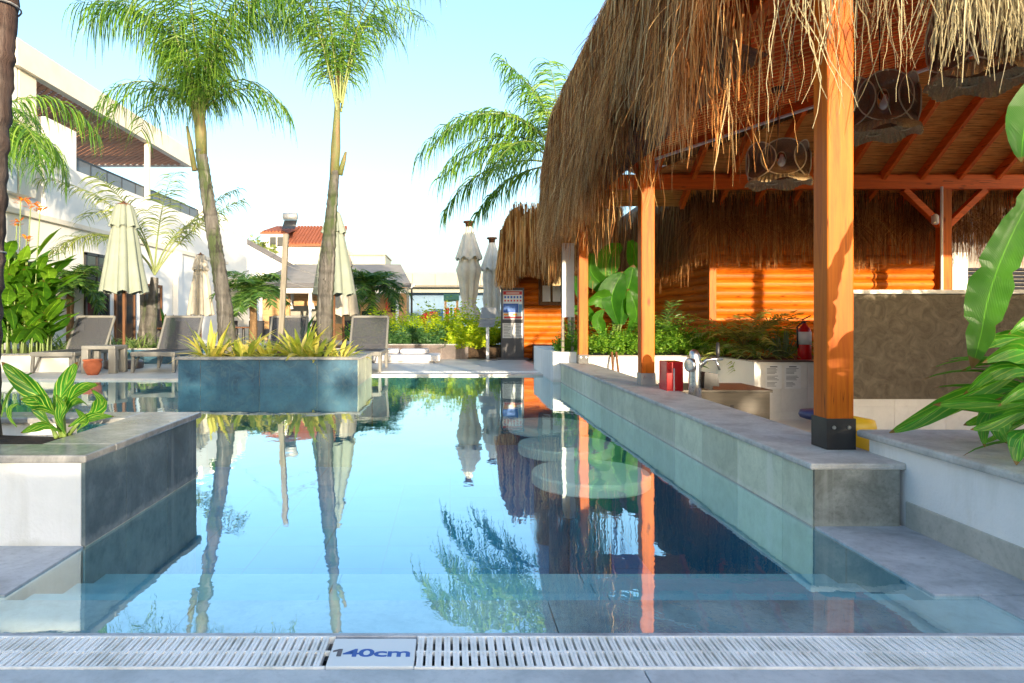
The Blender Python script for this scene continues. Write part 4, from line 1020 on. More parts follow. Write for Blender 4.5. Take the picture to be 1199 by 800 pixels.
# ---- big leaved plants from leaf paths
def leafpath(m, pts, W, side, fold=.25, peak=.42, n=9, wave=0):
    q=[V(p) for p in pts]; r=[]
    for i in range(n+1):            # Catmull-Rom through the given points
        f=i/n*(len(q)-1); k=min(int(f),len(q)-2); s=f-k
        p0=q[max(k-1,0)];p1=q[k];p2=q[k+1];p3=q[min(k+2,len(q)-1)]
        r.append(.5*((2*p1)+(p2-p0)*s+(2*p0-5*p1+4*p2-p3)*s*s+(3*p1-p0-3*p2+p3)*s**3))
    m.leaf(r, lance(n+1,W,peak,.16), V(side).normalized(), fold, wave)
t=thing('ginger_plant',tuple(P(75,505,3.5)),'green plant with yellow-striped broad leaves in the near left planter','plant')
m=MB()
for pts,W,sd in (
    ([(64,480,3.5),(45,462,3.46),(20,440,3.42),(2,424,3.4)],.125,(.6,-.3,.75)),
    ([(64,481,3.5),(72,462,3.52),(82,442,3.52),(91,424,3.5)],.12,(1,-.35,.0)),
    ([(2,488,3.45),(10,465,3.5),(24,446,3.55),(40,436,3.6)],.08,(.7,-.3,.6)),
    ([(66,486,3.5),(50,474,3.4),(38,468,3.32),(24,467,3.26)],.09,(.1,-.8,.6)),
    ([(74,480,3.5),(86,462,3.45),(100,453,3.42),(116,450,3.4)],.075,(.2,-.7,.7)),
    ([(98,490,3.5),(112,482,3.48),(120,468,3.44),(106,455,3.4)],.08,(1,-.4,.3)),
    ([(80,500,3.5),(98,492,3.48),(115,488,3.46),(134,488,3.44)],.06,(.1,-.6,.8)),
    ([(72,506,3.45),(55,498,3.4),(38,500,3.35),(24,507,3.3)],.075,(.1,-.7,.6)),
    ([(70,498,3.5),(80,480,3.5),(92,470,3.42),(104,476,3.35)],.08,(.3,-.8,.4)),
    ([(60,500,3.6),(48,482,3.7),(40,465,3.8),(36,452,3.85)],.09,(.8,-.5,.3)),
    ([(76,508,3.4),(70,490,3.38),(74,474,3.36),(66,462,3.3)],.07,(.9,-.4,.2)),
    ([(90,505,3.5),(100,494,3.5),(96,484,3.45),(88,478,3.4)],.06,(.8,-.5,.2)),
    ([(20,500,3.4),(12,488,3.4),(14,478,3.38),(22,474,3.36)],.05,(.8,-.5,.2))):
    leafpath(m,[P(*p) for p in pts],W,sd,.22)
m.build('leaves',M['ginger'],t)
m=MB()
for a,b in (((75,512,3.45),(74,478,3.5)),((72,512,3.5),(63,478,3.5)),((78,512,3.5),(98,488,3.5)),((66,512,3.5),(60,498,3.6))): m.tube([P(*a),P(*b)],[.012,.008],7)
m.build('stems',M['stem'],t,smooth=True)
t=thing('banana_plant',(2.75,2.8,.36),'tall backlit banana leaf drooping over the right planter','plant')
m=MB()
leafpath(m,[P(1262,140,2.72),P(1232,190,2.73),P(1200,245,2.75),P(1174,300,2.77),P(1157,350,2.8),P(1148,395,2.82),P(1138,432,2.84)],.155,(1,-.62,.45),.38,.60,40,.10)
leafpath(m,[P(1235,60,2.9),P(1215,110,2.88),P(1200,150,2.85),P(1196,190,2.85)],.16,(1,-.4,.0),.3,.4,9)
leafpath(m,[P(1290,420,2.9),P(1255,440,2.8),P(1215,452,2.7),P(1165,468,2.62)],.11,(.2,-.5,.9),.3,.5,9)
m.build('leaves',M['banana'],t,smooth=True)
m=MB(); m.tube([(2.78,2.85,.36),(2.76,2.85,1.2),P(1272,150,2.73),P(1258,138,2.72)],[.04,.035,.02,.012],8); m.build('stem',M['stem'],t,smooth=True)
t=thing('ginger_plant',(2.75,2.7,.36),'clump of long variegated leaves spilling over the right planter coping','plant')
m=MB()
for pts,W,sd in (
    ([(1205,430,2.8),(1165,448,2.8),(1110,472,2.84),(1070,494,2.88),(1041,507,2.92)],.105,(.15,-.35,1)),
    ([(1215,470,2.7),(1180,472,2.68),(1140,470,2.7),(1092,474,2.74)],.10,(.05,-.5,.8)),
    ([(1215,440,2.75),(1190,430,2.72),(1160,436,2.72),(1128,462,2.75)],.10,(.1,-.4,1)),
    ([(1220,480,2.6),(1190,484,2.56),(1160,496,2.55),(1136,503,2.55)],.075,(.1,-.4,.9)),
    ([(1175,470,2.8),(1160,480,2.78),(1152,500,2.76),(1153,524,2.75)],.06,(1,-.4,.1)),
    ([(1190,478,2.75),(1176,488,2.72),(1170,505,2.7),(1180,520,2.7)],.07,(1,-.4,.1)),
    ([(1230,500,2.55),(1210,500,2.5),(1195,515,2.46),(1190,545,2.44)],.10,(1,-.4,.2)),
    ([(1225,400,2.85),(1195,395,2.85),(1165,398,2.85),(1140,410,2.88)],.085,(.1,-.4,1)),
    ([(1230,425,2.65),(1205,412,2.62),(1180,410,2.6),(1150,425,2.6)],.11,(.1,-.4,1)),
    ([(1235,380,2.8),(1215,372,2.8),(1195,378,2.8),(1180,392,2.8)],.09,(.1,-.5,1)),
    ([(1240,460,2.5),(1215,452,2.48),(1190,458,2.46),(1168,476,2.46)],.09,(.1,-.4,1)),
    ([(1220,465,2.9),(1190,455,2.95),(1160,458,3.0),(1120,478,3.05)],.09,(.1,-.4,1)),
    ([(1210,490,2.85),(1185,498,2.85),(1165,510,2.82),(1150,520,2.8)],.06,(.2,-.4,1)),
    ([(1215,455,2.85),(1185,462,2.85),(1150,488,2.85),(1128,498,2.88)],.08,(.1,-.5,1))):
    leafpath(m,[P(*p) for p in pts],W,sd,.22)
for i in range(64):
    az=ru(2.3,4.5); blade(m,(ru(2.5,2.95),ru(2.35,3.15),ru(.42,.85)),az,R(ru(5,60)),R(ru(-60,-5)),ru(.3,.52),ru(.06,.1),7,.25)
m.build('leaves',M['ginger_plain'],t)
m=MB()
for i in range(9): m.tube([(ru(2.75,3.0),ru(2.5,3.1),.36),(ru(2.7,3.0),ru(2.5,3.0),ru(.6,.8))],[.014,.008],6)
m.build('stems',M['stem'],t,smooth=True)
# canna lilies
t=thing('canna_clump',(-7.9,12.7,.35),'tall canna lily clump with orange flowers beside the near palm trunk','plant')
m=MB(); ms=MB(); mf=MB()
for i in range(46):
    x=ru(-8.75,-7.55); y=ru(12.45,13.2); h=ru(1.3,2.3)*(1 if x<-7.75 else .8); ms.tube([(x,y,.3),(x+ru(-.08,.08),y,h)],[.016,.01],5)
    for k in range(9):
        z=.45+(h-.45)*(k+.6)/9; az=ru(0,6.283); blade(m,(x,y,z),az,R(ru(35,75)),R(ru(-25,35)),ru(.5,.8),ru(.18,.30),6,.2,.42,.05,ru(-.3,.3))
for u,v in ((24,235),(36,240),(47,243),(31,280),(20,262)):
    c=P(u,v,12.7); ms.tube([V((c.x+ru(-.1,.1),c.y,1.6)),c],.010,5)
    mf=MB()
    for k in range(12): az=ru(0,6.28); blade(mf,c+V((ru(-.05,.05),0,ru(-.08,.05))),az,R(ru(0,80)),R(ru(-40,40)),ru(.10,.17),.06,4,.2,.6)
    mf.build('flower',M['orange_flower'],t)
m.build('leaves',M['canna'],t); ms.build('stems',M['stem'],t)
# bed behind the loungers
t=thing('bed_wall',(-6.5,14.3,0),'low white and blue-tiled planting bed wall behind the loungers','planter')
m=MB(); m.box(-10.2,-6.9,12.35,12.5,-.02,.33); m.box(-7.05,-6.9,12.5,14.6,-.02,.33); m.build('white_wall',M['white'],t)
m=MB(); m.box(-6.9,-1.9,14.6,14.75,-.02,.33); m.build('tile_wall',M['slate_blue'],t)
m=MB(); m.box(-10.2,-6.88,12.33,12.52,.332,.362); m.box(-7.07,-6.88,12.522,14.58,.332,.362); m.box(-7.07,-1.88,14.582,14.77,.332,.362); m.build('coping',M['coping'],t,bevel=.005)
m=MB(); m.box(-10.2,-7.05,12.5,17.5,.1,.3); m.box(-7.05,-1.9,14.75,17.5,.1,.3); m.build('soil',M['soil'],t)
tufts=[(45,13.3,.45),(62,13.6,.5),(78,13.9,.42),(150,15.0,.5),(165,15.0,.55),(135,15.1,.4),(205,15.3,.5),(222,15.4,.42),(308,15.2,.5),(100,15.4,.5),(190,15.6,.45),(120,15.3,.45)]
labs=['grassy striped tuft at the foot of the canna lilies','grassy striped tuft just right of the canna lilies','grassy striped tuft left of the first lounger back','grassy striped tuft behind the side table','broad grassy tuft at the foot of the feathery palm','small grassy tuft by the first umbrella pole','grassy tuft right behind the second lounger back','grassy tuft between second lounger and left tall palm','grassy tuft behind the lounger at the grey stake','grassy tuft behind the first lounger back','grassy tuft right of the feathery palm trunks','grassy tuft between first lounger back and umbrella pole']
random.seed(12)
for (u,y,Ln),lab in zip(tufts,labs):
    clump('grass_tuft',((u-U0)/F*y,y,.29),lab,'plant',46,Ln*1.15,.035,'tuft',(30,88),(40,120),.2,'grassy tufts in the lounger bed',nseg=5)
def sprigs(m, c, rx, ry, rz, n, leafsz, k=9, lean=.5, length=(.25,.6)):
    for i in range(n):
        a=ru(0,6.283); q=math.sqrt(rnd()); p=V(c)+V((math.cos(a)*rx*q,math.sin(a)*ry*q,ru(0,.25)*rz))
        hh=rz*(1-.5*q*q)*(.72+.5*noise.noise((p.x*2.1,p.y*2.1,c[2])))
        az=a+ru(-.8,.8); L_=max(.1,hh*ru(.55,1.1)); pts=arc(p,az,R(ru(60,88)),R(ru(15,80)),L_,k)
        for j in range(2,k+1):
            for s in (-1,1):
                d=V((math.cos(az+s*1.4+ru(-.5,.5)),math.sin(az+s*1.4+ru(-.5,.5)),ru(-.1,.7))).normalized(); sd=d.cross(V((ru(-1,1),ru(-1,1),ru(.2,1)))).normalized()
                b=pts[j]; l=leafsz*ru(.6,1.3)
                m.add([b,b+d*l*.5-sd*l*.22,b+d*l,b+d*l*.5+sd*l*.22],[(0,1,2,3)])
random.seed(21)
hs=[(466,17.6,.62,.80,'hedge','yellow-green shrub at the lounger end of the tiled bed'),(497,17.7,.62,.78,'hedge','yellow-green shrub in front of the red slide'),(527,17.7,.6,.86,'hedge','yellow-green shrub in front of the playhouse'),(556,17.4,.55,.70,'hedge','yellow-green shrub behind the slanted lectern stand'),(590,18.2,.4,.55,'hedge','small yellow-green shrub behind the info totem'),
    (470,17.05,.42,.52,'hedge_dark','dark green shrub at the lounger end of the tiled bed'),(505,17.0,.5,.50,'hedge_dark','dark green shrub in the middle of the tiled bed'),(440,17.6,.5,.7,'hedge','yellow-green shrub behind the last lounger'),(545,16.75,.42,.5,'hedge','low bright shrub at the right end of the tiled bed')]
for u,y,r,h,mt,lab in hs:
    x=(u-U0)/F*y; t=thing('garden_shrub',(x,y,.2),lab,'shrub','shrubs in the tiled bed'); m=MB()
    sprigs(m,(x,y,.22),r*1.1,.5,h*1.45,260,.085); m.build('foliage',M[mt],t)
clump('silver_tuft',((521-U0)/F*16.45,16.45,.28),'silvery spiky tuft on the edge of the tiled bed','plant',30,.35,.03,'agave',(20,85),(20,60),.1)
t=thing('tiled_bed',(-.6,16.3,0),'brown tiled planting bed wall holding the yellow-green shrubs','planter')
m=MB(); tiled_front(m,0,0,0,16.30,.03,.36,edges=[-3.0,-2.2,-1.4,-.62,-.2,.26,.42]); m.box(.42,.435,16.3,18,.03,.36); m.build('tiles',M['brown_tile'],t)
m=MB(); m.box(-3.0,.42,16.302,16.42,.03,.355); m.build('core',M['plinth'],t)
m=MB(); m.box(-3.02,.45,16.27,16.43,.362,.39); m.build('coping',M['coping'],t)
m=MB(); m.box(-3.0,1.5,16.42,18.4,.0,.3); m.build('soil',M['soil'],t)
# planting behind the bar
random.seed(31)
fern=[(700,11.0,.5,.62,'bright fern mass beside the far bar post'),(725,11.1,.5,.55,'bright fern mass under the banana leaves'),(780,11.0,.5,.62,'bright fern mass right of the middle post'),(808,11.0,.42,.48,'low fern mass left of the hut corner trim'),(838,10.9,.4,.3,'low dark fern at the foot of the hut corner'),(757,11.2,.4,.5,'fern mass behind the middle post'),(668,11.2,.22,.35,'small fern in the white bed end')]
for u,y,r,h,lab in fern:
    x=(u-U0)/F*y; t=thing('fern',(x,y,.37),lab,'fern','ferns behind the bar'); m=MB(); sprigs(m,(x,y,.37),r,.3,h*1.25,190,.045,10); m.build('foliage',M['fern'],t)
t=thing('banana_plant',(2.75,11.4,.37),'broad-leaved banana plant between the far and middle bar posts','plant')
m=MB(); ms=MB()
for pts,W,sd in (
    ([(716,362,11.2),(705,335,11.2),(692,318,11.1),(694,292,11.0)],.36,(.8,-.5,.2)),
    ([(722,372,11.2),(708,352,11.1),(696,348,11.0),(674,366,10.9)],.36,(.5,-.4,.8)),
    ([(728,380,11.2),(732,350,11.1),(738,330,11.0),(742,310,10.95)],.50,(1,-.4,.1)),
    ([(724,380,11.2),(716,352,11.05),(722,332,11.0),(730,318,11.0)],.46,(1,-.5,.1)),
    ([(722,345,11.4),(712,318,11.4),(716,296,11.4),(730,286,11.3)],.42,(.9,-.4,.2)),
    ([(705,385,11.2),(690,368,11.1),(676,362,11.0),(655,361,10.9)],.22,(.2,-.5,.8)),
    ([(690,380,11.4),(684,350,11.4),(678,330,11.3),(668,322,11.2)],.24,(.7,-.5,.3)),
    ([(735,390,11.2),(745,372,11.1),(742,352,11.0),(735,338,11.0)],.30,(1,-.4,.1)),
    ([(712,400,11.1),(704,385,11.0),(700,372,10.95),(708,362,10.9)],.22,(1,-.4,.1)),
    ([(735,330,11.5),(745,312,11.5),(742,292,11.5),(736,280,11.5)],.30,(1,-.3,.1))):
    q=[P(*p) for p in pts]; leafpath(m,q,W,sd,.22,.45,9,.05); ms.tube([(2.75+ru(-.25,.25),11.4+ru(-.2,.2),.37),q[0].lerp(V((2.75,11.4,.6)),.35),q[0]],[.03,.02,.012],6)
m.build('leaves',M['banana'],t,smooth=True); ms.build('stems',M['stem'],t,smooth=True)
def featherplant(name,c,label,n,Ln,mt,e=(35,85),bend=(50,110),ll=.16,lw=.02,group=None):
    t=thing(name,c,label,'plant',group); ml=MB(); mr=MB()
    for i in range(n):
        az=ru(0,6.283); a=ru(*e); frond(ml,mr,V(c),az,R(a),R(a-ru(*bend)),Ln*ru(.7,1.1),20,ll,.12,lw,.008,.2,0,7,3)
    ml.build('leaves',M[mt],t); mr.build('stalks',M['petiole'],t)
featherplant('cycad',tuple(P(795,416,10.95)),'green cycad with arching fronds left of the hut corner trim',22,.85,'fern')
featherplant('cycad',tuple(P(872,410,10.6)),'bushy bronze-green frond plant before the lit log wall',44,1.1,'bronze',(20,80),(50,110),.2,.026)
featherplant('cycad',tuple(P(910,414,10.4)),'smaller frond plant between the bronze one and the extinguisher',16,.62,'fern',(30,85))
featherplant('cycad',tuple(P(770,416,11.3)),'dark upright frond plant behind the middle bar post',16,1.15,'palm_small',(55,88),(20,70))
clump('agave',tuple(P(917,419,10.05)),'grey-green spiky agave beside the fire extinguisher','plant',24,.42,.06,'agave',(30,88),(0,20),.05,None,.4,.3)
clump('strap_plant',tuple(P(888,419,10.0)),'strap-leaved plant spilling over the tiled bed','plant',30,.55,.035,'tuft',(30,85),(60,130),.15)
# ================================================================== LOUNGERS, TABLE, POTS
def lounger(c, rz, label):
    t=thing('sun_lounger',(0,0,0),label,'sun lounger','sun loungers beside the pool'); w=.36
    m=MB()
    for s in (-1,1):
        m.bar((s*w,-.62,.335),(s*w,.72,.335),.055,.075)
    m.bar((-w,-.62,.335),(w,-.62,.335),.055,.085); m.bar((-w,.70,.335),(w,.70,.335),.05,.06); m.build('frame',M['plastic'],t,bevel=.012)
    for s in (-1,1):
        for y0,y1 in ((-.58,-.42),(.66,.84)):
            m=MB(); dy=.14 if y0<0 else .2
            m.bar((s*(w-.01),y0,.31),(s*(w+.0),y0-.01,.0),.05,.06,(0,1,0)); 
            m.tube([(s*(w-.01),y0+.30,.31),(s*(w-.005),y0+.22,.25),(s*w,y0+.13,.12),(s*w,y0+.03,.02)],.024,6); m.build('leg',M['plastic'],t,bevel=.008)
    m=MB(); m.box(-w+.03,w-.03,-.60,.66,.352,.364); m.build('seat_sling',M['sling'],t)
    b0=V((0,.62,.37)); b1=V((0,1.06,1.005)); bk=MB()
    for s in (-1,1): bk.bar(b0+V((s*w,0,0)),b1+V((s*w,0,0)),.045,.05)
    bk.bar(b1+V((-w,0,0)),b1+V((w,0,0)),.05,.05); bk.bar(b0.lerp(b1,.35)+V((-w,.03,0)),b0.lerp(b1,.35)+V((w,.03,0)),.035,.03)
    o=bk.build('backrest_frame',M['plastic'],t,bevel=.012)
    m=MB(); x=w-.02; dn=V((0,-.012,.0)); m.prism([b0+V((-x,0,0)),b0+V((x,0,0)),b1+V((x,0,0)),b1+V((-x,0,0))],(0,-.006,.004)); m.build('backrest_sling',M['sling'],o)
    m=MB(); m.tube([(-w,.85,.30),b0.lerp(b1,.5)+V((-w,.02,0))],.016,6); m.tube([(w,.85,.30),b0.lerp(b1,.5)+V((w,.02,0))],.016,6); m.build('support_strut',M['plastic'],t)
    t.location=c; t.rotation_euler=(0,0,rz); return t
ls=[((-7.06,12.68,.03),R(3),'grey sling lounger at the far left beside the canna lilies'),((-5.32,12.75,.03),R(3),'grey sling lounger between the side table and the island planter'),((-3.30,13.2,.03),R(2),'grey sling lounger half hidden behind the island planter plants'),((-1.62,12.85,.03),R(0),'grey sling lounger standing right of the island planter')]
base_l=lounger(*ls[0])
for c,rz,lab in ls[1:]: dup(base_l,c,lab,rz)
t=thing('side_table',(-6.2,12.3,.03),'taupe plastic side table between the first two loungers','table')
m=MB(); m.box(-6.50,-5.90,12.02,12.5,.45,.52); m.build('tabletop',M['plastic'],t,bevel=.015)
for x0,x1 in ((-6.50,-6.38),(-6.03,-5.90)):
    for y0,y1 in ((12.025,12.13),(12.39,12.495)):
        m=MB(); s=-.03 if x0<-6.2 else .03
        m.prism([(x0+s*.0,y0,.455),(x1,y0,.455),(x1+s*.2,y0,.03),(x0+s*.2,y0,.03)],(0,y1-y0,0)); m.build('leg',M['plastic'],t,bevel=.01)
t=thing('terracotta_pot',tuple(V(P(108.5,437,11.7))*1),'terracotta pot standing on the pool edge before the side table','pot')
pb=P(108.5,436,11.75); BASE[t.name]=V((pb.x,pb.y,.03)); t.location=(pb.x,pb.y,.03)
m=MB(); m.lathe([(.08,0),(.10,.02),(.145,.13),(.15,.19),(.135,.225),(.155,.24),(.157,.265),(.135,.267),(.12,.2),(.001,.19)],(pb.x,pb.y,.03),26); m.build('pot',M['terracotta'],t,smooth=True)
t=thing('umbrella_base',(-5.9,13.0,.03),'dark round umbrella base under the second lounger','umbrella base'); cb=P(145,430,13.3)
m=MB(); m.lathe([(.34,0),(.36,.02),(.36,.13),(.33,.16),(.001,.165)],(cb.x,cb.y,.03),26); m.build('drum',M['brown_tile'],t,smooth=True)
t=thing('round_plinth',(-7.7,13.2,.03),'white round plinth beneath the first lounger','plinth'); cb=P(54,430,13.0)
m=MB(); m.lathe([(.26,0),(.27,.02),(.27,.15),(.25,.17),(.001,.175)],(-7.35,13.5,.03),26); m.build('drum',M['cushion'],t,smooth=True)
t=thing('daybed',(-1,15.4,.03),'low white daybed platform with a pair of cushions before the tiled bed','daybed')
m=MB(); m.box(-1.75,-.22,14.9,15.9,.06,.20); m.box(-1.7,-.3,15.0,15.8,.0,.06); m.build('platform',M['cushion'],t,bevel=.03)
for x0,x1 in ((-1.7,-1.16),(-1.13,-.48)):
    m=MB(); m.box(x0,x1,15.35,15.85,.205,.31); m.build('cushion',M['cushion'],t,bevel=.045)
# ================================================================== UMBRELLAS
def umbrella(c, zt, zb, rt, rb, label, m_, tier=True, ragged=0.0, pole=.03, tie=False, seed=0, poletop=None):
    random.seed(seed); t=thing('closed_umbrella',c,label,'umbrella','closed umbrellas around the pool'); c=V(c)
    N_=64; folds=8; ph=[ru(-.5,.5) for _ in range(folds)]; am=[ru(.6,1.3) for _ in range(folds)]
    def ring(r,z,dp,rg=0):
        o=[]
        for k in range(N_):
            a=2*math.pi*k/N_; f=int(a/(2*math.pi)*folds)%folds
            s=abs(math.sin(a*folds/2+ph[f]*.3)); rr=r*(1-dp*am[f]*(1-s)**1.0*.75)
            rr*=1+.05*noise.noise((math.cos(a)*2,math.sin(a)*2,z*1.7+seed))
            o.append((c.x+math.cos(a)*rr,c.y+math.sin(a)*rr,z-rg*(1-s)*.5+rg*ru(-.2,.2)+(.04*s if rg else 0)))
        return o
    m=MB(); vs=[]; nr=16; zs=zt-.02
    for i in range(nr+1):
        q=i/nr; r=rt+(rb-rt)*q**.85
        if tie: r=rb*(.28+.55*min(1,q*2.2)) if q<.42 else rb*(.83+.17*math.sin(q*9+seed)-(.30*math.exp(-((q-.8)/.07)**2)))
        vs+=ring(r,zs-(zs-zb)*q,.30+.25*q,(.06+ragged) if i==nr else 0)
    m.add(vs,[(i*N_+k,i*N_+(k+1)%N_,(i+1)*N_+(k+1)%N_,(i+1)*N_+k) for i in range(nr) for k in range(N_)])
    o=m.build('canopy',M[m_],t,smooth=True)
    if tier:
        m=MB(); vs=[]; e=.26 if not tie else .33
        for i in range(7):
            q=i/6; r=(rt+.01+(rb-rt)*(q*e)**.85+.018+.03*q) if not tie else rb*(.25+.72*q)
            vs+=ring(r,zt-(zt-zb)*e*q+.0,.3+.15*q,.05+ragged if i==6 else 0)
        m.add(vs,[(i*N_+k,i*N_+(k+1)%N_,(i+1)*N_+(k+1)%N_,(i+1)*N_+k) for i in range(6) for k in range(N_)])
        m.build('top_flounce',M[m_],o,smooth=True)
    m=MB(); m.tube([c,V((c.x,c.y,zt))],pole,10); m.build('pole',M['dark_wood'],t)
    m=MB()
    if tie: m.lathe([(rt*.75,zt-.0),(rt*.8,zt+.10),(rt*1.25,zt+.12),(rt*1.25,zt+.17),(.01,zt+.18)],(c.x,c.y,0),10)
    else: m.lathe([(rt*1.05,zt-.03),(rt*1.0,zt+.02),(rt*.35,zt+.045),(.02,zt+.075),(.001,zt+.09)],(c.x,c.y,0),14)
    m.build('finial',M['dark_wood'],t,smooth=True)
    return t
c=P(145,430,13.5); umbrella((c.x,c.y,.03),3.24,1.50,.13,.46,'closed pale green umbrella standing behind the side table','canvas_green',seed=1)
c=P(235,405,20); umbrella((c.x,c.y,.0),2.85,1.08,.10,.40,'smaller closed umbrella before the hotel wall beside the left tall palm','canvas',seed=2)
c=P(391,425,13.9); umbrella((c.x,c.y,.03),3.15,1.47,.10,.46,'closed pale green umbrella close behind the right tall palm','canvas_green',seed=3)
c=P(402,415,16.2); umbrella((c.x,c.y,.03),2.6,1.06,.10,.40,'closed white umbrella half hidden by the pale green one at the right tall palm','canvas',seed=4)
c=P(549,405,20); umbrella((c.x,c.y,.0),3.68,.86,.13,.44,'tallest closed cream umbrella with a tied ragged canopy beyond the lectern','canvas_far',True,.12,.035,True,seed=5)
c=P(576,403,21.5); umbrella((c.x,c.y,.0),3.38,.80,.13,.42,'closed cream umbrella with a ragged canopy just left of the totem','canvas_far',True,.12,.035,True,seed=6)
# ================================================================== INFO TOTEM, LECTERN
t=thing('info_totem',(1.2,16.3,.03),'dark grey information totem with a red, blue and white poster','sign'); Y=16.2
def px(u): return (u-U0)/F*Y
def pz(v): return H-(v-V0)/F*Y
m=MB(); m.box(px(586.8),px(613.6),Y,Y+.10,.06,pz(337)); m.build('housing',M['dark_roof'],t,bevel=.006)
m=MB(); m.box(px(581.5),px(618.5),Y-.18,Y+.28,.03,.06); m.build('base_plate',M['dark_roof'],t)
fr=MB(); 
for a,b,c_,d_ in ((586.8,613.6,337,340),(586.8,613.6,374,377.5),(586.8,588.6,340,374),(611.8,613.6,340,374)): fr.box(px(a),px(b),Y-.025,Y-.001,pz(d_),pz(c_))
fr.build('poster_frame',M['dark_roof'],t)
m=MB(); m.box(px(588.7),px(611.7),Y-.008,Y-.002,pz(374),pz(340)); po=m.build('poster',M['paper'],t)
def patch(us,vs_,mm,nm,y=.0095):
    m=MB()
    for (a,b) in us:
        for (c_,d_) in vs_: m.box(px(a),px(b),Y-y-.0015,Y-y,pz(d_),pz(c_))
    m.build(nm,M[mm],po)
patch([(589.2,611.2)],[(341.2,345.2)],'red_ink','red_heading')
patch([(592.5,608)],[(342.4,343.0),(343.6,344.2)],'paper','heading_lettering',.012)
patch([(590.5+i*3.6,592.6+i*3.6) for i in range(6)],[(346.8,349.4)],'blue_ink','icon_row')
patch([(590.5+i*3.6,592.4+i*3.6) for i in range(6)],[(351.2,353.2)],'red_ink','icon_row')
patch([(589.2,607.0)],[(355.6,366.2)],'blue_ink','blue_block'); patch([(607.4,611.2)],[(356.4,366.2)],'pale_blue','blue_block')
patch([(590.5,605)],[(357.4,357.8),(359.2,359.6),(361,361.4),(362.8,363.2)],'pale_blue','block_lettering',.012)
patch([(589.6,595),(600.5,605.5)],[(367.2,369.6)],'orange_ink','orange_badge'); patch([(590.2,611.2)],[(370.6,373.0)],'red_ink','red_footer')
m=MB(); m.box(px(588.4),px(599.6),Y-.006,Y-.002,pz(396),pz(378.5)); m.box(px(600.2),px(612.2),Y-.006,Y-.002,pz(396),pz(378.5)); o=m.build('paper_sheet',M['paper'],t)
m=MB()
for j in range(9):
    v_=380.2+j*1.75; m.box(px(589.6),px(589.6+ru(5,9)),Y-.0085,Y-.007,pz(v_+.5),pz(v_)); m.box(px(601.4),px(601.4+ru(5,10)),Y-.0085,Y-.007,pz(v_+.5),pz(v_))
m.build('printed_lines',M['ink'],o)
t=thing('lectern_stand',tuple(P(571,421,15.9)),'slim white lectern stand with a slanted grey panel beside the totem','stand'); Y=15.9
m=MB(); m.box(px(569.3),px(572.8),Y,Y+.06,.04,pz(372)); m.build('post',M['paper'],t)
m=MB(); m.lathe([(.24,.03),(.24,.045),(.001,.05)],(px(571),Y+.03,0),24); m.build('foot',M['steel'],t)
m=MB(); m.prism([(px(562.0),Y-.12,pz(373)),(px(579.2),Y-.12,pz(373)),(px(581.6),Y+.08,pz(361)),(px(564.2),Y+.08,pz(361))],(0,.02,.02)); m.build('panel',M['grey_metal'],t,bevel=.004)
m=MB(); m.prism([(px(562),Y-.1,pz(374)),(px(580),Y-.1,pz(374)),(px(578),Y-.02,pz(383)),(px(560),Y-.02,pz(383))],(0,.012,0)); m.build('leaflet_tray',M['steel'],t)
# ================================================================== HOTEL BUILDING (left)
hot=thing('hotel_building',(-14,22,0),'white two-storey hotel building with a terrace and a lattice pergola','building')
def hb(name,m_,*boxes,**kw):
    m=MB()
    for b in boxes: m.box(*b)
    return m.build(name,M[m_],hot,**kw)
hb('wall','white',(-24,-10,6,34,-.1,3.42)); hb('parapet','white',(-10.25,-10.02,16.9,33.7,3.422,4.96)); hb('terrace_slab','white',(-24,-10.25,6,34,3.422,3.9))
hb('cornice','cream',(-10,-9.9,6,30.5,3.40,3.52)); hb('upper_wall','white',(-24,-10.5,6,16.6,3.9,7.2),(-10.5,-10.02,6,15.8,3.9,7.2),(-10.52,-10.02,16.9,18.3,4.96,6.0))
hb('upper_wall','white',(-24,-12.6,6,33,3.9,5.0))
for i in range(5):
    y=27.6+i*1.25; hb('merlon','white',(-10.27,-10.0,y,y+.75,4.962,5.55+.06*(i%2)))
w1=hb('window','black_metal',(-9.99,-9.93,18.62,18.70,0,2.8),(-9.99,-9.93,19.25,19.33,0,2.8),(-9.99,-9.93,19.86,19.94,0,2.8),(-9.99,-9.93,18.62,19.94,2.74,2.82),(-9.99,-9.94,18.7,19.86,1.9,1.95))
m=MB(); m.box(-9.985,-9.965,18.7,19.9,.02,2.74); m.build('pane',M['glass'],w1)
w2=hb('window','dark_wood',(-9.99,-9.93,20.3,20.38,0,2.1),(-9.99,-9.93,21.5,21.58,0,2.1),(-9.99,-9.93,20.3,21.58,2.06,2.14),(-9.99,-9.93,20.9,20.96,0,2.1))
m=MB(); m.box(-9.985,-9.965,20.38,21.5,.02,2.06); m.build('pane',M['glass'],w2)
w3=hb('window','dark_wood',(-9.99,-9.93,22.2,22.28,0,2.1),(-9.99,-9.93,23.5,23.58,0,2.1),(-9.99,-9.93,22.2,23.58,2.06,2.14))
m=MB(); m.box(-9.985,-9.965,22.28,23.5,.02,2.06); m.build('pane',M['glass'],w3)
hb('wall_pilaster','white',(-9.99,-9.8,24.6,25.0,0,3.4)); hb('porch_canopy','cream',(-10,-9.0,29.5,33.5,2.5,2.72)); 
m=MB(); m.box(-10.13,-10.11,18.3,27.4,5.0,5.32); rl=m.build('railing_mesh',M['railing'],hot)
m=MB(); m.bar((-10.12,18.3,5.34),(-10.12,27.4,5.34),.05,.04)
for i in range(11): m.bar((-10.12,18.3+i*.91,4.96),(-10.12,18.3+i*.91,5.34),.035,.035,(0,1,0))
m.build('handrail',M['black_metal'],rl)
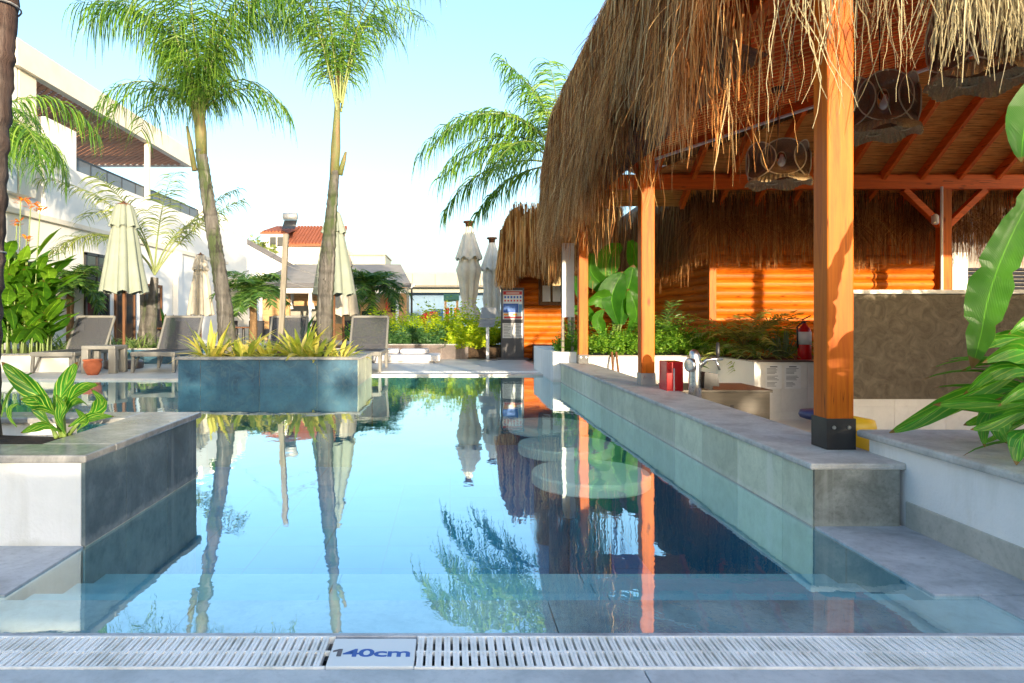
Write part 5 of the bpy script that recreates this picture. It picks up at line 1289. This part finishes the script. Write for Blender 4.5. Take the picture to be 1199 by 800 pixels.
hb('pergola_fascia','cream',(-10.1,-9.88,15.6,26.2,6.80,7.42),(-16,-10.1,26.02,26.2,6.80,7.05),(-16,-10.1,15.6,15.78,6.8,7.4)); hb('pergola_post','cream',(-10.08,-9.94,22.5,22.64,4.96,6.8)); hb('upper_wall','cream',(-10.52,-10.0,15.85,16.5,3.9,7.3))
m=MB(); xa,xb,ya,yb=-16,-10.1,15.8,26.0
for sg in (1,-1):
    c=-20.0
    while c<45:
        pts=[]
        for x in (xa,xb):
            y=c+sg*(x-xa)
            if ya<=y<=yb: pts.append((x,y))
        for y in (ya,yb):
            x=xa+sg*(y-c)
            if xa<x<xb: pts.append((x,y))
        if len(pts)>=2: m.bar((*pts[0],6.86+.012*sg),(*pts[1],6.86+.012*sg),.105,.016)
        c+=.24
m.build('lattice_soffit',M['lattice'],hot)
m=MB()
for i in range(4): m.bar((-16,17.5+i*2.4,6.93),(-10.1,17.5+i*2.4,6.93),.14,.12)
m.build('pergola_joist',M['panel_wood'],hot)
clump('terrace_plant',(-10.15,28.9,5.0),'small green plant on the hotel parapet','plant',22,.8,.16,'canna',(30,85),(30,80),.15)
# terrace furniture (small, far)
def tchair(c,rz,label):
    t=thing('terrace_chair',(0,0,0),label,'chair','dark chairs of the terrace restaurant')
    m=MB(); m.box(-.24,.24,-.24,.24,.42,.48); m.build('seat',M['chair_dark'],t)
    m=MB(); m.box(-.24,.24,.20,.26,.48,.95); m.box(-.26,-.21,-.2,.24,.48,.68); m.box(.21,.26,-.2,.24,.48,.68); m.build('backrest',M['chair_dark'],t)
    for x in (-.2,.2):
        for y in (-.2,.2): m=MB(); m.box(x-.02,x+.02,y-.02,y+.02,0,.42); m.build('leg',M['chair_dark'],t)
    t.location=c; t.rotation_euler=(0,0,rz); return t
def ttable(c,label):
    t=thing('terrace_table',(0,0,0),label,'table','wooden terrace tables')
    m=MB(); m.box(-.45,.45,-.35,.35,.72,.76); m.build('tabletop',M['dark_wood'],t)
    m=MB(); m.lathe([(.25,0),(.25,.03),(.04,.05),(.04,.72)],(0,0,0),12); m.build('pedestal',M['black_metal'],t); t.location=c; return t
tabs=[(62,18.6),(285,21.5),(355,22.3),(203,19.6)]
tl=['wooden terrace table behind the canna lilies','wooden terrace table beside the left small date palm of the restaurant','wooden terrace table behind the right tall palm','wooden terrace table behind the second lounger']
ch=[(44,18.6,.3),(78,18.7,-.2),(92,18.4,2.9),(268,21.4,.2),(304,21.6,3.0),(340,22.2,0.),(376,22.4,.4),(190,19.5,.2),(218,19.8,2.8),(412,22.5,.1)]
cl=['dark terrace chair nearest the canna lilies','dark terrace chair right of the first terrace table','dark terrace chair left of the glazed door','dark terrace chair right of the left tall palm','dark terrace chair under the small date palm by the stake','dark terrace chair behind the grey stake','dark terrace chair hard left of the right tall palm','dark terrace chair left of the table behind the second lounger','dark terrace chair left of the left tall palm','dark terrace chair right of the right tall palm']
p0=None
for (u,y),lab in zip(tabs,tl):
    c=((u-U0)/F*y,y,-.02)
    if p0 is None: p0=ttable(c,lab)
    else: dup(p0,c,lab)
p0=None
for (u,y,rz),lab in zip(ch,cl):
    c=((u-U0)/F*y,y,-.02)
    if p0 is None: p0=tchair(c,rz,lab)
    else: dup(p0,c,lab,rz)
# ================================================================== BACKGROUND BUILDINGS
def bld(name,loc,label,cat='building'): return thing(name,loc,label,cat)
def bx(par,name,m_,*boxes):
    m=MB()
    for b in boxes: m.box(*b)
    return m.build(name,M[m_],par)
def X(u,Y): return (u-U0)/F*Y
def Z(v,Y): return H-(v-V0)/F*Y
r=bld('restaurant',(-5,31,0),'low restaurant pavilion with grey roof, white fascia and wood-panelled front')
Y=30
m=MB(); m.prism([(X(292,Y),Y-.3,Z(335,Y)),(X(482,Y),Y-.3,Z(335,Y)),(X(462,Y),Y+3.6,Z(311,33.6)),(X(322,Y),Y+3.6,Z(311,33.6))],(0,0,.06)); m.build('roof',M['grey_roof'],r)
bx(r,'roof_edge','dark_roof',(X(292,Y),X(482,Y),Y-.42,Y-.30,Z(337,Y),Z(332,Y)))
bx(r,'fascia','white',(X(292,Y),X(476,Y),Y-.2,Y-.1,Z(343.5,Y),Z(337.3,Y)))
for u in (305,363,465): bx(r,'pillar','white',(X(u-1.6,Y),X(u+1.6,Y),Y,Y+.12,-.05,Z(343,Y)))
bx(r,'wood_panel','panel_wood',(X(300,31),X(336,31),31.5,31.7,.0,Z(343,31.5)),(X(337,31),X(418,31),32.2,32.4,1.6,2.6),(X(337,31),X(418,31),32.2,32.4,-.05,.75))
bx(r,'back_wall','beige_band',(X(290,31),X(474,31),34.2,34.4,0,2.8)); bx(r,'side_wall','panel_wood',(X(418,31),X(474,31),32.2,32.4,0,2.8))
bx(r,'dark_opening','glass',(X(312,31),X(332,31),31.46,31.49,.05,1.1),(X(420,31),X(446,31),32.1,32.17,.6,1.35),(X(455,31),X(462,31),32.1,32.17,1.3,1.95))
bx(r,'menu_board','beige_band',(X(416,31),X(442,31),32.05,32.15,1.75,2.45)); bx(r,'fire_box','red',(X(449,31),X(454.5,31),32.0,32.15,1.35,1.95))
for u in (336,362):
    m=MB(); m.tube([(X(u,31),31.8,2.5),(X(u,31),31.8,1.75)],.01,5); m.lathe([(.02,1.75),(.05,1.68),(.11,1.45),(.1,1.44)],(X(u,31),31.8,0),12); m.build('hanging_lamp',M['paper'],r,smooth=True)
clump('big_leaf_plant',tuple(P(347,405,20)),'upright big-leaved plant behind the lounger at the stake','plant',7,1.15,.36,'banana',(45,85),(10,40),.08)
clump('big_leaf_plant',tuple(P(424,408,18.5)),'green leafy plant right of the umbrella pole at the right tall palm','plant',16,.8,.16,'canna',(45,88),(10,50),.15)
clump('big_leaf_plant',tuple(P(199,395,17)),'single rounded leaf plant above the second lounger back','plant',6,.75,.22,'banana',(60,88),(0,30),.06)
h=bld('tiled_roof_house',(-10,45,0),'cream house with an orange tiled roof and a solar heater'); Y=45
bx(h,'wall','cream',(X(308,Y),X(400,Y),Y,Y+6,0,Z(287,Y)))
bx(h,'gable_wall','white',(X(311,Y),X(338,Y),Y-.6,Y,0,Z(276,Y)))
m=MB(); m.prism([(X(338,Y),Y-.4,Z(289,Y)),(X(402,Y),Y-.4,Z(289,Y)),(X(398,Y),Y+3.2,Z(266,Y)+.35),(X(322,Y),Y+3.2,Z(266,Y)+.35)],(0,0,.12))
m.prism([(X(311,Y)-.15,Y-.8,Z(276,Y)),(X(338,Y)+.1,Y-.8,Z(276,Y)),(X(338,Y)+.1,Y+2.8,Z(266,Y)+.25),(X(320,Y),Y+2.8,Z(266,Y)+.25)],(0,0,.12))
x=X(338,Y)
while x<X(400,Y):
    m.tube([(x,Y-.42,Z(289,Y)+.14),(x+.0,Y+3.1,Z(266,Y)+.46)],.09,5); x+=.22
x=X(312,Y)
while x<X(338,Y):
    m.tube([(x,Y-.82,Z(276,Y)+.14),(x*.9+X(329,Y)*.1,Y+2.6,Z(266,Y)+.36)],.09,5); x+=.22
m.build('roof',M['roof_tile'],h)
wf=bx(h,'window','white',(X(318,Y),X(336,Y),Y-.68,Y-.6,Z(291,Y),Z(278,Y))); m=MB(); m.box(X(319.2,Y),X(326.4,Y),Y-.70,Y-.685,Z(290,Y),Z(279,Y)); m.box(X(327.6,Y),X(334.8,Y),Y-.70,Y-.685,Z(290,Y),Z(279,Y)); m.build('pane',M['glass'],wf)
m=MB(); m.tube([(X(329.5,43),43.5,Z(253.5,43.5)),(X(346,43),43.5,Z(253.5,43.5))],.22,12); s_=m.build('solar_tank',M['grey_metal'],h,smooth=True)
m=MB(); m.prism([(X(330,43),43,Z(268,43)),(X(345.5,43),43,Z(268,43)),(X(345.5,43),43.6,Z(257,43)),(X(330,43),43.6,Z(257,43))],(0,.05,.05)); m.build('solar_panel',M['glass'],s_)
gb=bld('gabled_annex',(-10.5,38,0),'white gabled annex with a dark sloping roof edge beyond the hotel'); Y=38
m=MB(); m.prism([(X(270,Y),Y,0),(X(345,Y),Y,0),(X(345,Y),Y,Z(315,Y)),(X(290,Y),Y,Z(284,Y)),(X(270,Y),Y,Z(296,Y))],(0,5,0)); m.build('wall',M['white'],gb)
m=MB(); m.bar((X(346,Y),Y-.1,Z(314,Y)),(X(289,Y),Y-.1,Z(282.5,Y)),.25,.12,(0,1,0)); m.build('roof_edge',M['dark_roof'],gb)
gb=bld('flat_block',(-7,39.5,0),'pale flat-roofed block behind the restaurant roof'); Y=39.5
bx(gb,'wall','cream',(X(335,Y),X(412,Y),Y,Y+4,0,Z(300,Y))); bx(gb,'window','pale_green',(X(344,Y),X(362,Y),Y-.06,Y-.005,Z(326,Y),Z(309,Y)),(X(366,Y),X(384,Y),Y-.06,Y-.005,Z(326,Y),Z(309,Y)))
gb=bld('clad_block',(-5,40,0),'pale green clad flat block right of the right tall palm'); Y=40
bx(gb,'wall','pale_green',(X(408,Y),X(451,Y),Y,Y+4,0,Z(299.5,Y))); bx(gb,'roof_edge','beige_band',(X(407,Y),X(452,Y),Y-.1,Y+4.1,Z(299.3,Y),Z(297.5,Y)))
gb=bld('canopy_building',(0,46,0),'long beige flat canopy over a pale blue wall beyond the playground'); Y=45
m=MB()
for i in range(8):
    u0=430+i*26.5; m.box(X(u0+.15,Y),X(u0+26.35,Y),Y,Y+.25,Z(334.5,Y),Z(320,Y))
m.build('canopy_cladding',M['beige_band'],gb)
bx(gb,'canopy_slab','grey_roof',(X(430,Y),X(640,Y),Y+.26,Y+3.4,Z(336,Y),Z(321,Y))); bx(gb,'lower_band','pale_green',(X(430,46),X(640,46),46.2,46.6,Z(342.5,46),Z(336.3,46)))
bx(gb,'wall','blue_wall',(X(430,47),X(640,47),47.5,47.9,-.1,Z(341,47)))
# playground
pg=bld('playhouse',(0,38,0),'wooden playground tower with a green roof and blue slide','playground tower'); Y=38
for u in (521.5,535.5):
    for y in (38,39.2): bx(pg,'post','panel_wood',(X(u,Y)-.06,X(u,Y)+.06,y,y+.12,0,Z(351,Y)))
m=MB(); m.prism([(X(519.5,Y),37.8,Z(352,Y)),(X(537.5,Y),37.8,Z(352,Y)),(X(537.5,Y),38.6,Z(345,Y)),(X(519.5,Y),38.6,Z(345,Y))],(0,.05,.06)); m.prism([(X(519.5,Y),39.4,Z(352,Y)),(X(537.5,Y),39.4,Z(352,Y)),(X(537.5,Y),38.6,Z(345,Y)),(X(519.5,Y),38.6,Z(345,Y))],(0,.05,.06)); m.build('roof',M['green_paint'],pg)
bx(pg,'panel','red',(X(522,Y),X(526,Y),38.0,38.05,.6,1.6)); bx(pg,'panel','green_paint',(X(527,Y),X(530,Y),38.0,38.05,.6,1.6)); bx(pg,'panel','orange_ink',(X(531.5,Y),X(535,Y),38.0,38.05,.6,1.6)); bx(pg,'panel','red',(X(536.5,Y),X(540,Y),38.3,38.4,.7,1.55)); bx(pg,'deck','panel_wood',(X(521,Y),X(536,Y),38,39.3,.55,.65))
m=MB(); m.prism([(X(528,Y),37.0,.2),(X(535,Y),37.0,.2),(X(535,Y),38.0,1.0),(X(528,Y),38.0,1.0)],(0,.06,.1)); m.build('slide',M['blue_paint'],pg)
t=thing('tube_slide',(-1,38,0),'red tube slide left of the playground tower','slide')
m=MB(); m.tube([P(494,384,38),P(496,372,38),P(500,369,38),P(513,369,38)],.22,12); m.build('tube',M['red'],t,smooth=True)
t=thing('play_panel',(-.8,39.5,0),'pale blue play panel between the red slide and the tower','play panel')
bx(t,'panel','pale_blue',(X(505,39.5),X(519,39.5),39.5,39.56,.65,1.55)); bx(t,'leg','panel_wood',(X(505,39.5),X(506,39.5),39.5,39.55,0,.65),(X(518,39.5),X(519,39.5),39.5,39.55,0,.65))
t=thing('floodlight_pole',(X(482,33),33,0),'thin dark pole with a floodlight at the restaurant corner','lamp')
m=MB(); m.tube([(X(482,33),33,0),(X(482,33),33,Z(338,33))],.05,8); m.build('pole',M['black_metal'],t)
m=MB(); m.bar((X(480,33),32.9,Z(336,33)),(X(486,33),32.9,Z(332,33)),.2,.2); m.build('lamp_head',M['grey_metal'],t)
t=thing('white_stair',(X(472,35),35,0),'white sloping stair wall beside the restaurant end','stair')
m=MB(); m.prism([(X(466,35),35,0),(X(486,35),35,0),(X(486,35),35,.3),(X(470,35),35,1.7),(X(466,35),35,1.7)],(0,.4,0)); m.build('wall',M['white'],t)
# trees beyond the annex
def tree(c,h,r,label,n=900,seed=0):
    random.seed(seed); t=thing('leafy_tree',c,label,'tree'); c=V(c)
    m=MB(); m.tube([c,c+V((0,0,h*.6)),c+V((.1,0,h*.85))],[.16,.12,.05],8)
    lob=[(c+V((ru(-.6,.6)*r,ru(-.5,.5)*r,h*ru(.62,.95))),r*ru(.4,.62)) for _ in range(9)]
    for q,_ in lob: m.tube([c+V((0,0,h*.5)),q],[.06,.02],5)
    m.build('trunk',M['bark_small'],t,smooth=True); m=MB()
    for i in range(n):
        q,rr=random.choice(lob); d=V((random.gauss(0,1),random.gauss(0,1),random.gauss(0,.8))).normalized(); b=q+d*rr*ru(.55,1.1); l=.26*ru(.6,1.3)
        a=V((random.gauss(0,1),random.gauss(0,1),random.gauss(0,1))).normalized(); sd=a.cross(d).normalized()
        m.add([b,b+a*l*.5-sd*l*.25,b+a*l,b+a*l*.5+sd*l*.25],[(0,1,2,3)])
    m.build('crown',M['tree'],t)
tree((X(309,43),43,0),6.0,1.1,'small broad-leaved tree showing over the annex roof edge',700,3)
tree((X(292,44),44,0),6.1,.8,'slim leafy tree between the hotel end and the annex gable',450,4)
# long hedge added behind the camera to shade the near pool
random.seed(77); m=MB()
def hedgetop(x): return 3.2 if x<5.0 else 2.62  # stepped lower on the right to let sun reach the banana leaf
for x0,x1,zt in ((-34,2.5,2.9),(3.5,5.0,2.9),(2.5,3.5,2.2),(5.0,24,2.3)): m.box(x0,x1,-13.2,-12.4,-.03,zt)  # gap shaped to let a strip of sun onto the left coping
for i in range(9000):
    x=ru(-34,24); b=V((x,-12.7+ru(-.7,.7),hedgetop(x)+.05-abs(random.gauss(0,.45)))); b.z+=.25*noise.noise((b.x*.5,0,7))
    if 2.45<x<3.55 and 2.24<b.z<2.56: continue
    a=V((random.gauss(0,1),random.gauss(0,1),random.gauss(0,1))).normalized(); sd=a.cross(V((.3,.5,.8))).normalized(); l=.3
    m.add([b,b+a*l*.5-sd*l*.3,b+a*l,b+a*l*.5+sd*l*.3],[(0,1,2,3)])
tag(m.build('added_shade_hedge',M['hedge_dark']),kind='stuff',label='tall dark hedge added out of view to shade the near pool',cat='hedge')
m=MB(); m.box(6.6,13,1.7,2.4,-.03,1.62)  # second hedge added out of view to shade the plaster wall
for i in range(4500):
    b=V((ru(6.4,13),2.05+ru(-.5,.5),1.93-abs(random.gauss(0,.42)))); b.z+=.2*noise.noise((b.x*.9,0,3)); a=V((random.gauss(0,1),random.gauss(0,1),random.gauss(0,1))).normalized(); sd=a.cross(V((.3,.5,.8))).normalized(); l=.2
    m.add([b,b+a*l*.5-sd*l*.3,b+a*l,b+a*l*.5+sd*l*.3],[(0,1,2,3)])
tag(m.build('added_bar_shade_hedge',M['hedge_dark']),kind='stuff',label='dark hedge added out of view to shade the bar wall',cat='hedge')
# ================================================================== LIGHT, CAMERA
EL, AZ_ = R(6.5), R(163)          # sun behind the camera, a little to the right
to_sun=V((math.sin(AZ_)*math.cos(EL),math.cos(AZ_)*math.cos(EL),math.sin(EL)))
wd=bpy.data.worlds.new('World'); scene.world=wd; wd.use_nodes=True; nt=wd.node_tree
sk=nt.nodes.new('ShaderNodeTexSky'); sk.sky_type='NISHITA'; sk.sun_disc=False; sk.sun_elevation=EL; sk.sun_rotation=AZ_
sk.air_density=1.0; sk.dust_density=3.0; sk.ozone_density=2.2
bg=nt.nodes['Background']; bg.inputs['Strength'].default_value=.15; nt.links.new(sk.outputs[0],bg.inputs['Color'])
sl=bpy.data.lights.new('sun','SUN'); sl.energy=2.0; sl.angle=R(.5); sl.color=(1,.83,.60)
so=bpy.data.objects.new('sun',sl); COL.objects.link(so); so.rotation_euler=to_sun.to_track_quat('Z','Y').to_euler(); so.location=(0,-20,20)
cd=bpy.data.cameras.new('camera'); cam=bpy.data.objects.new('camera',cd); COL.objects.link(cam)
cam.location=(0,0,H); cam.rotation_euler=(R(90),0,0); cd.sensor_width=36; cd.lens=24
cd.shift_x=(599.5-U0)/1199; cd.shift_y=-(400-V0)/1199; cd.clip_start=.05; cd.clip_end=3000
scene.camera=cam
vs_=scene.view_settings; vs_.view_transform='Standard'; vs_.look='None'; vs_.exposure=2.3; vs_.gamma=1; vs_.use_curve_mapping=False
scene.cycles.max_bounces=10; scene.cycles.transparent_max_bounces=24; scene.cycles.caustics_reflective=False; scene.cycles.caustics_refractive=False
scene.cycles.use_denoising=True
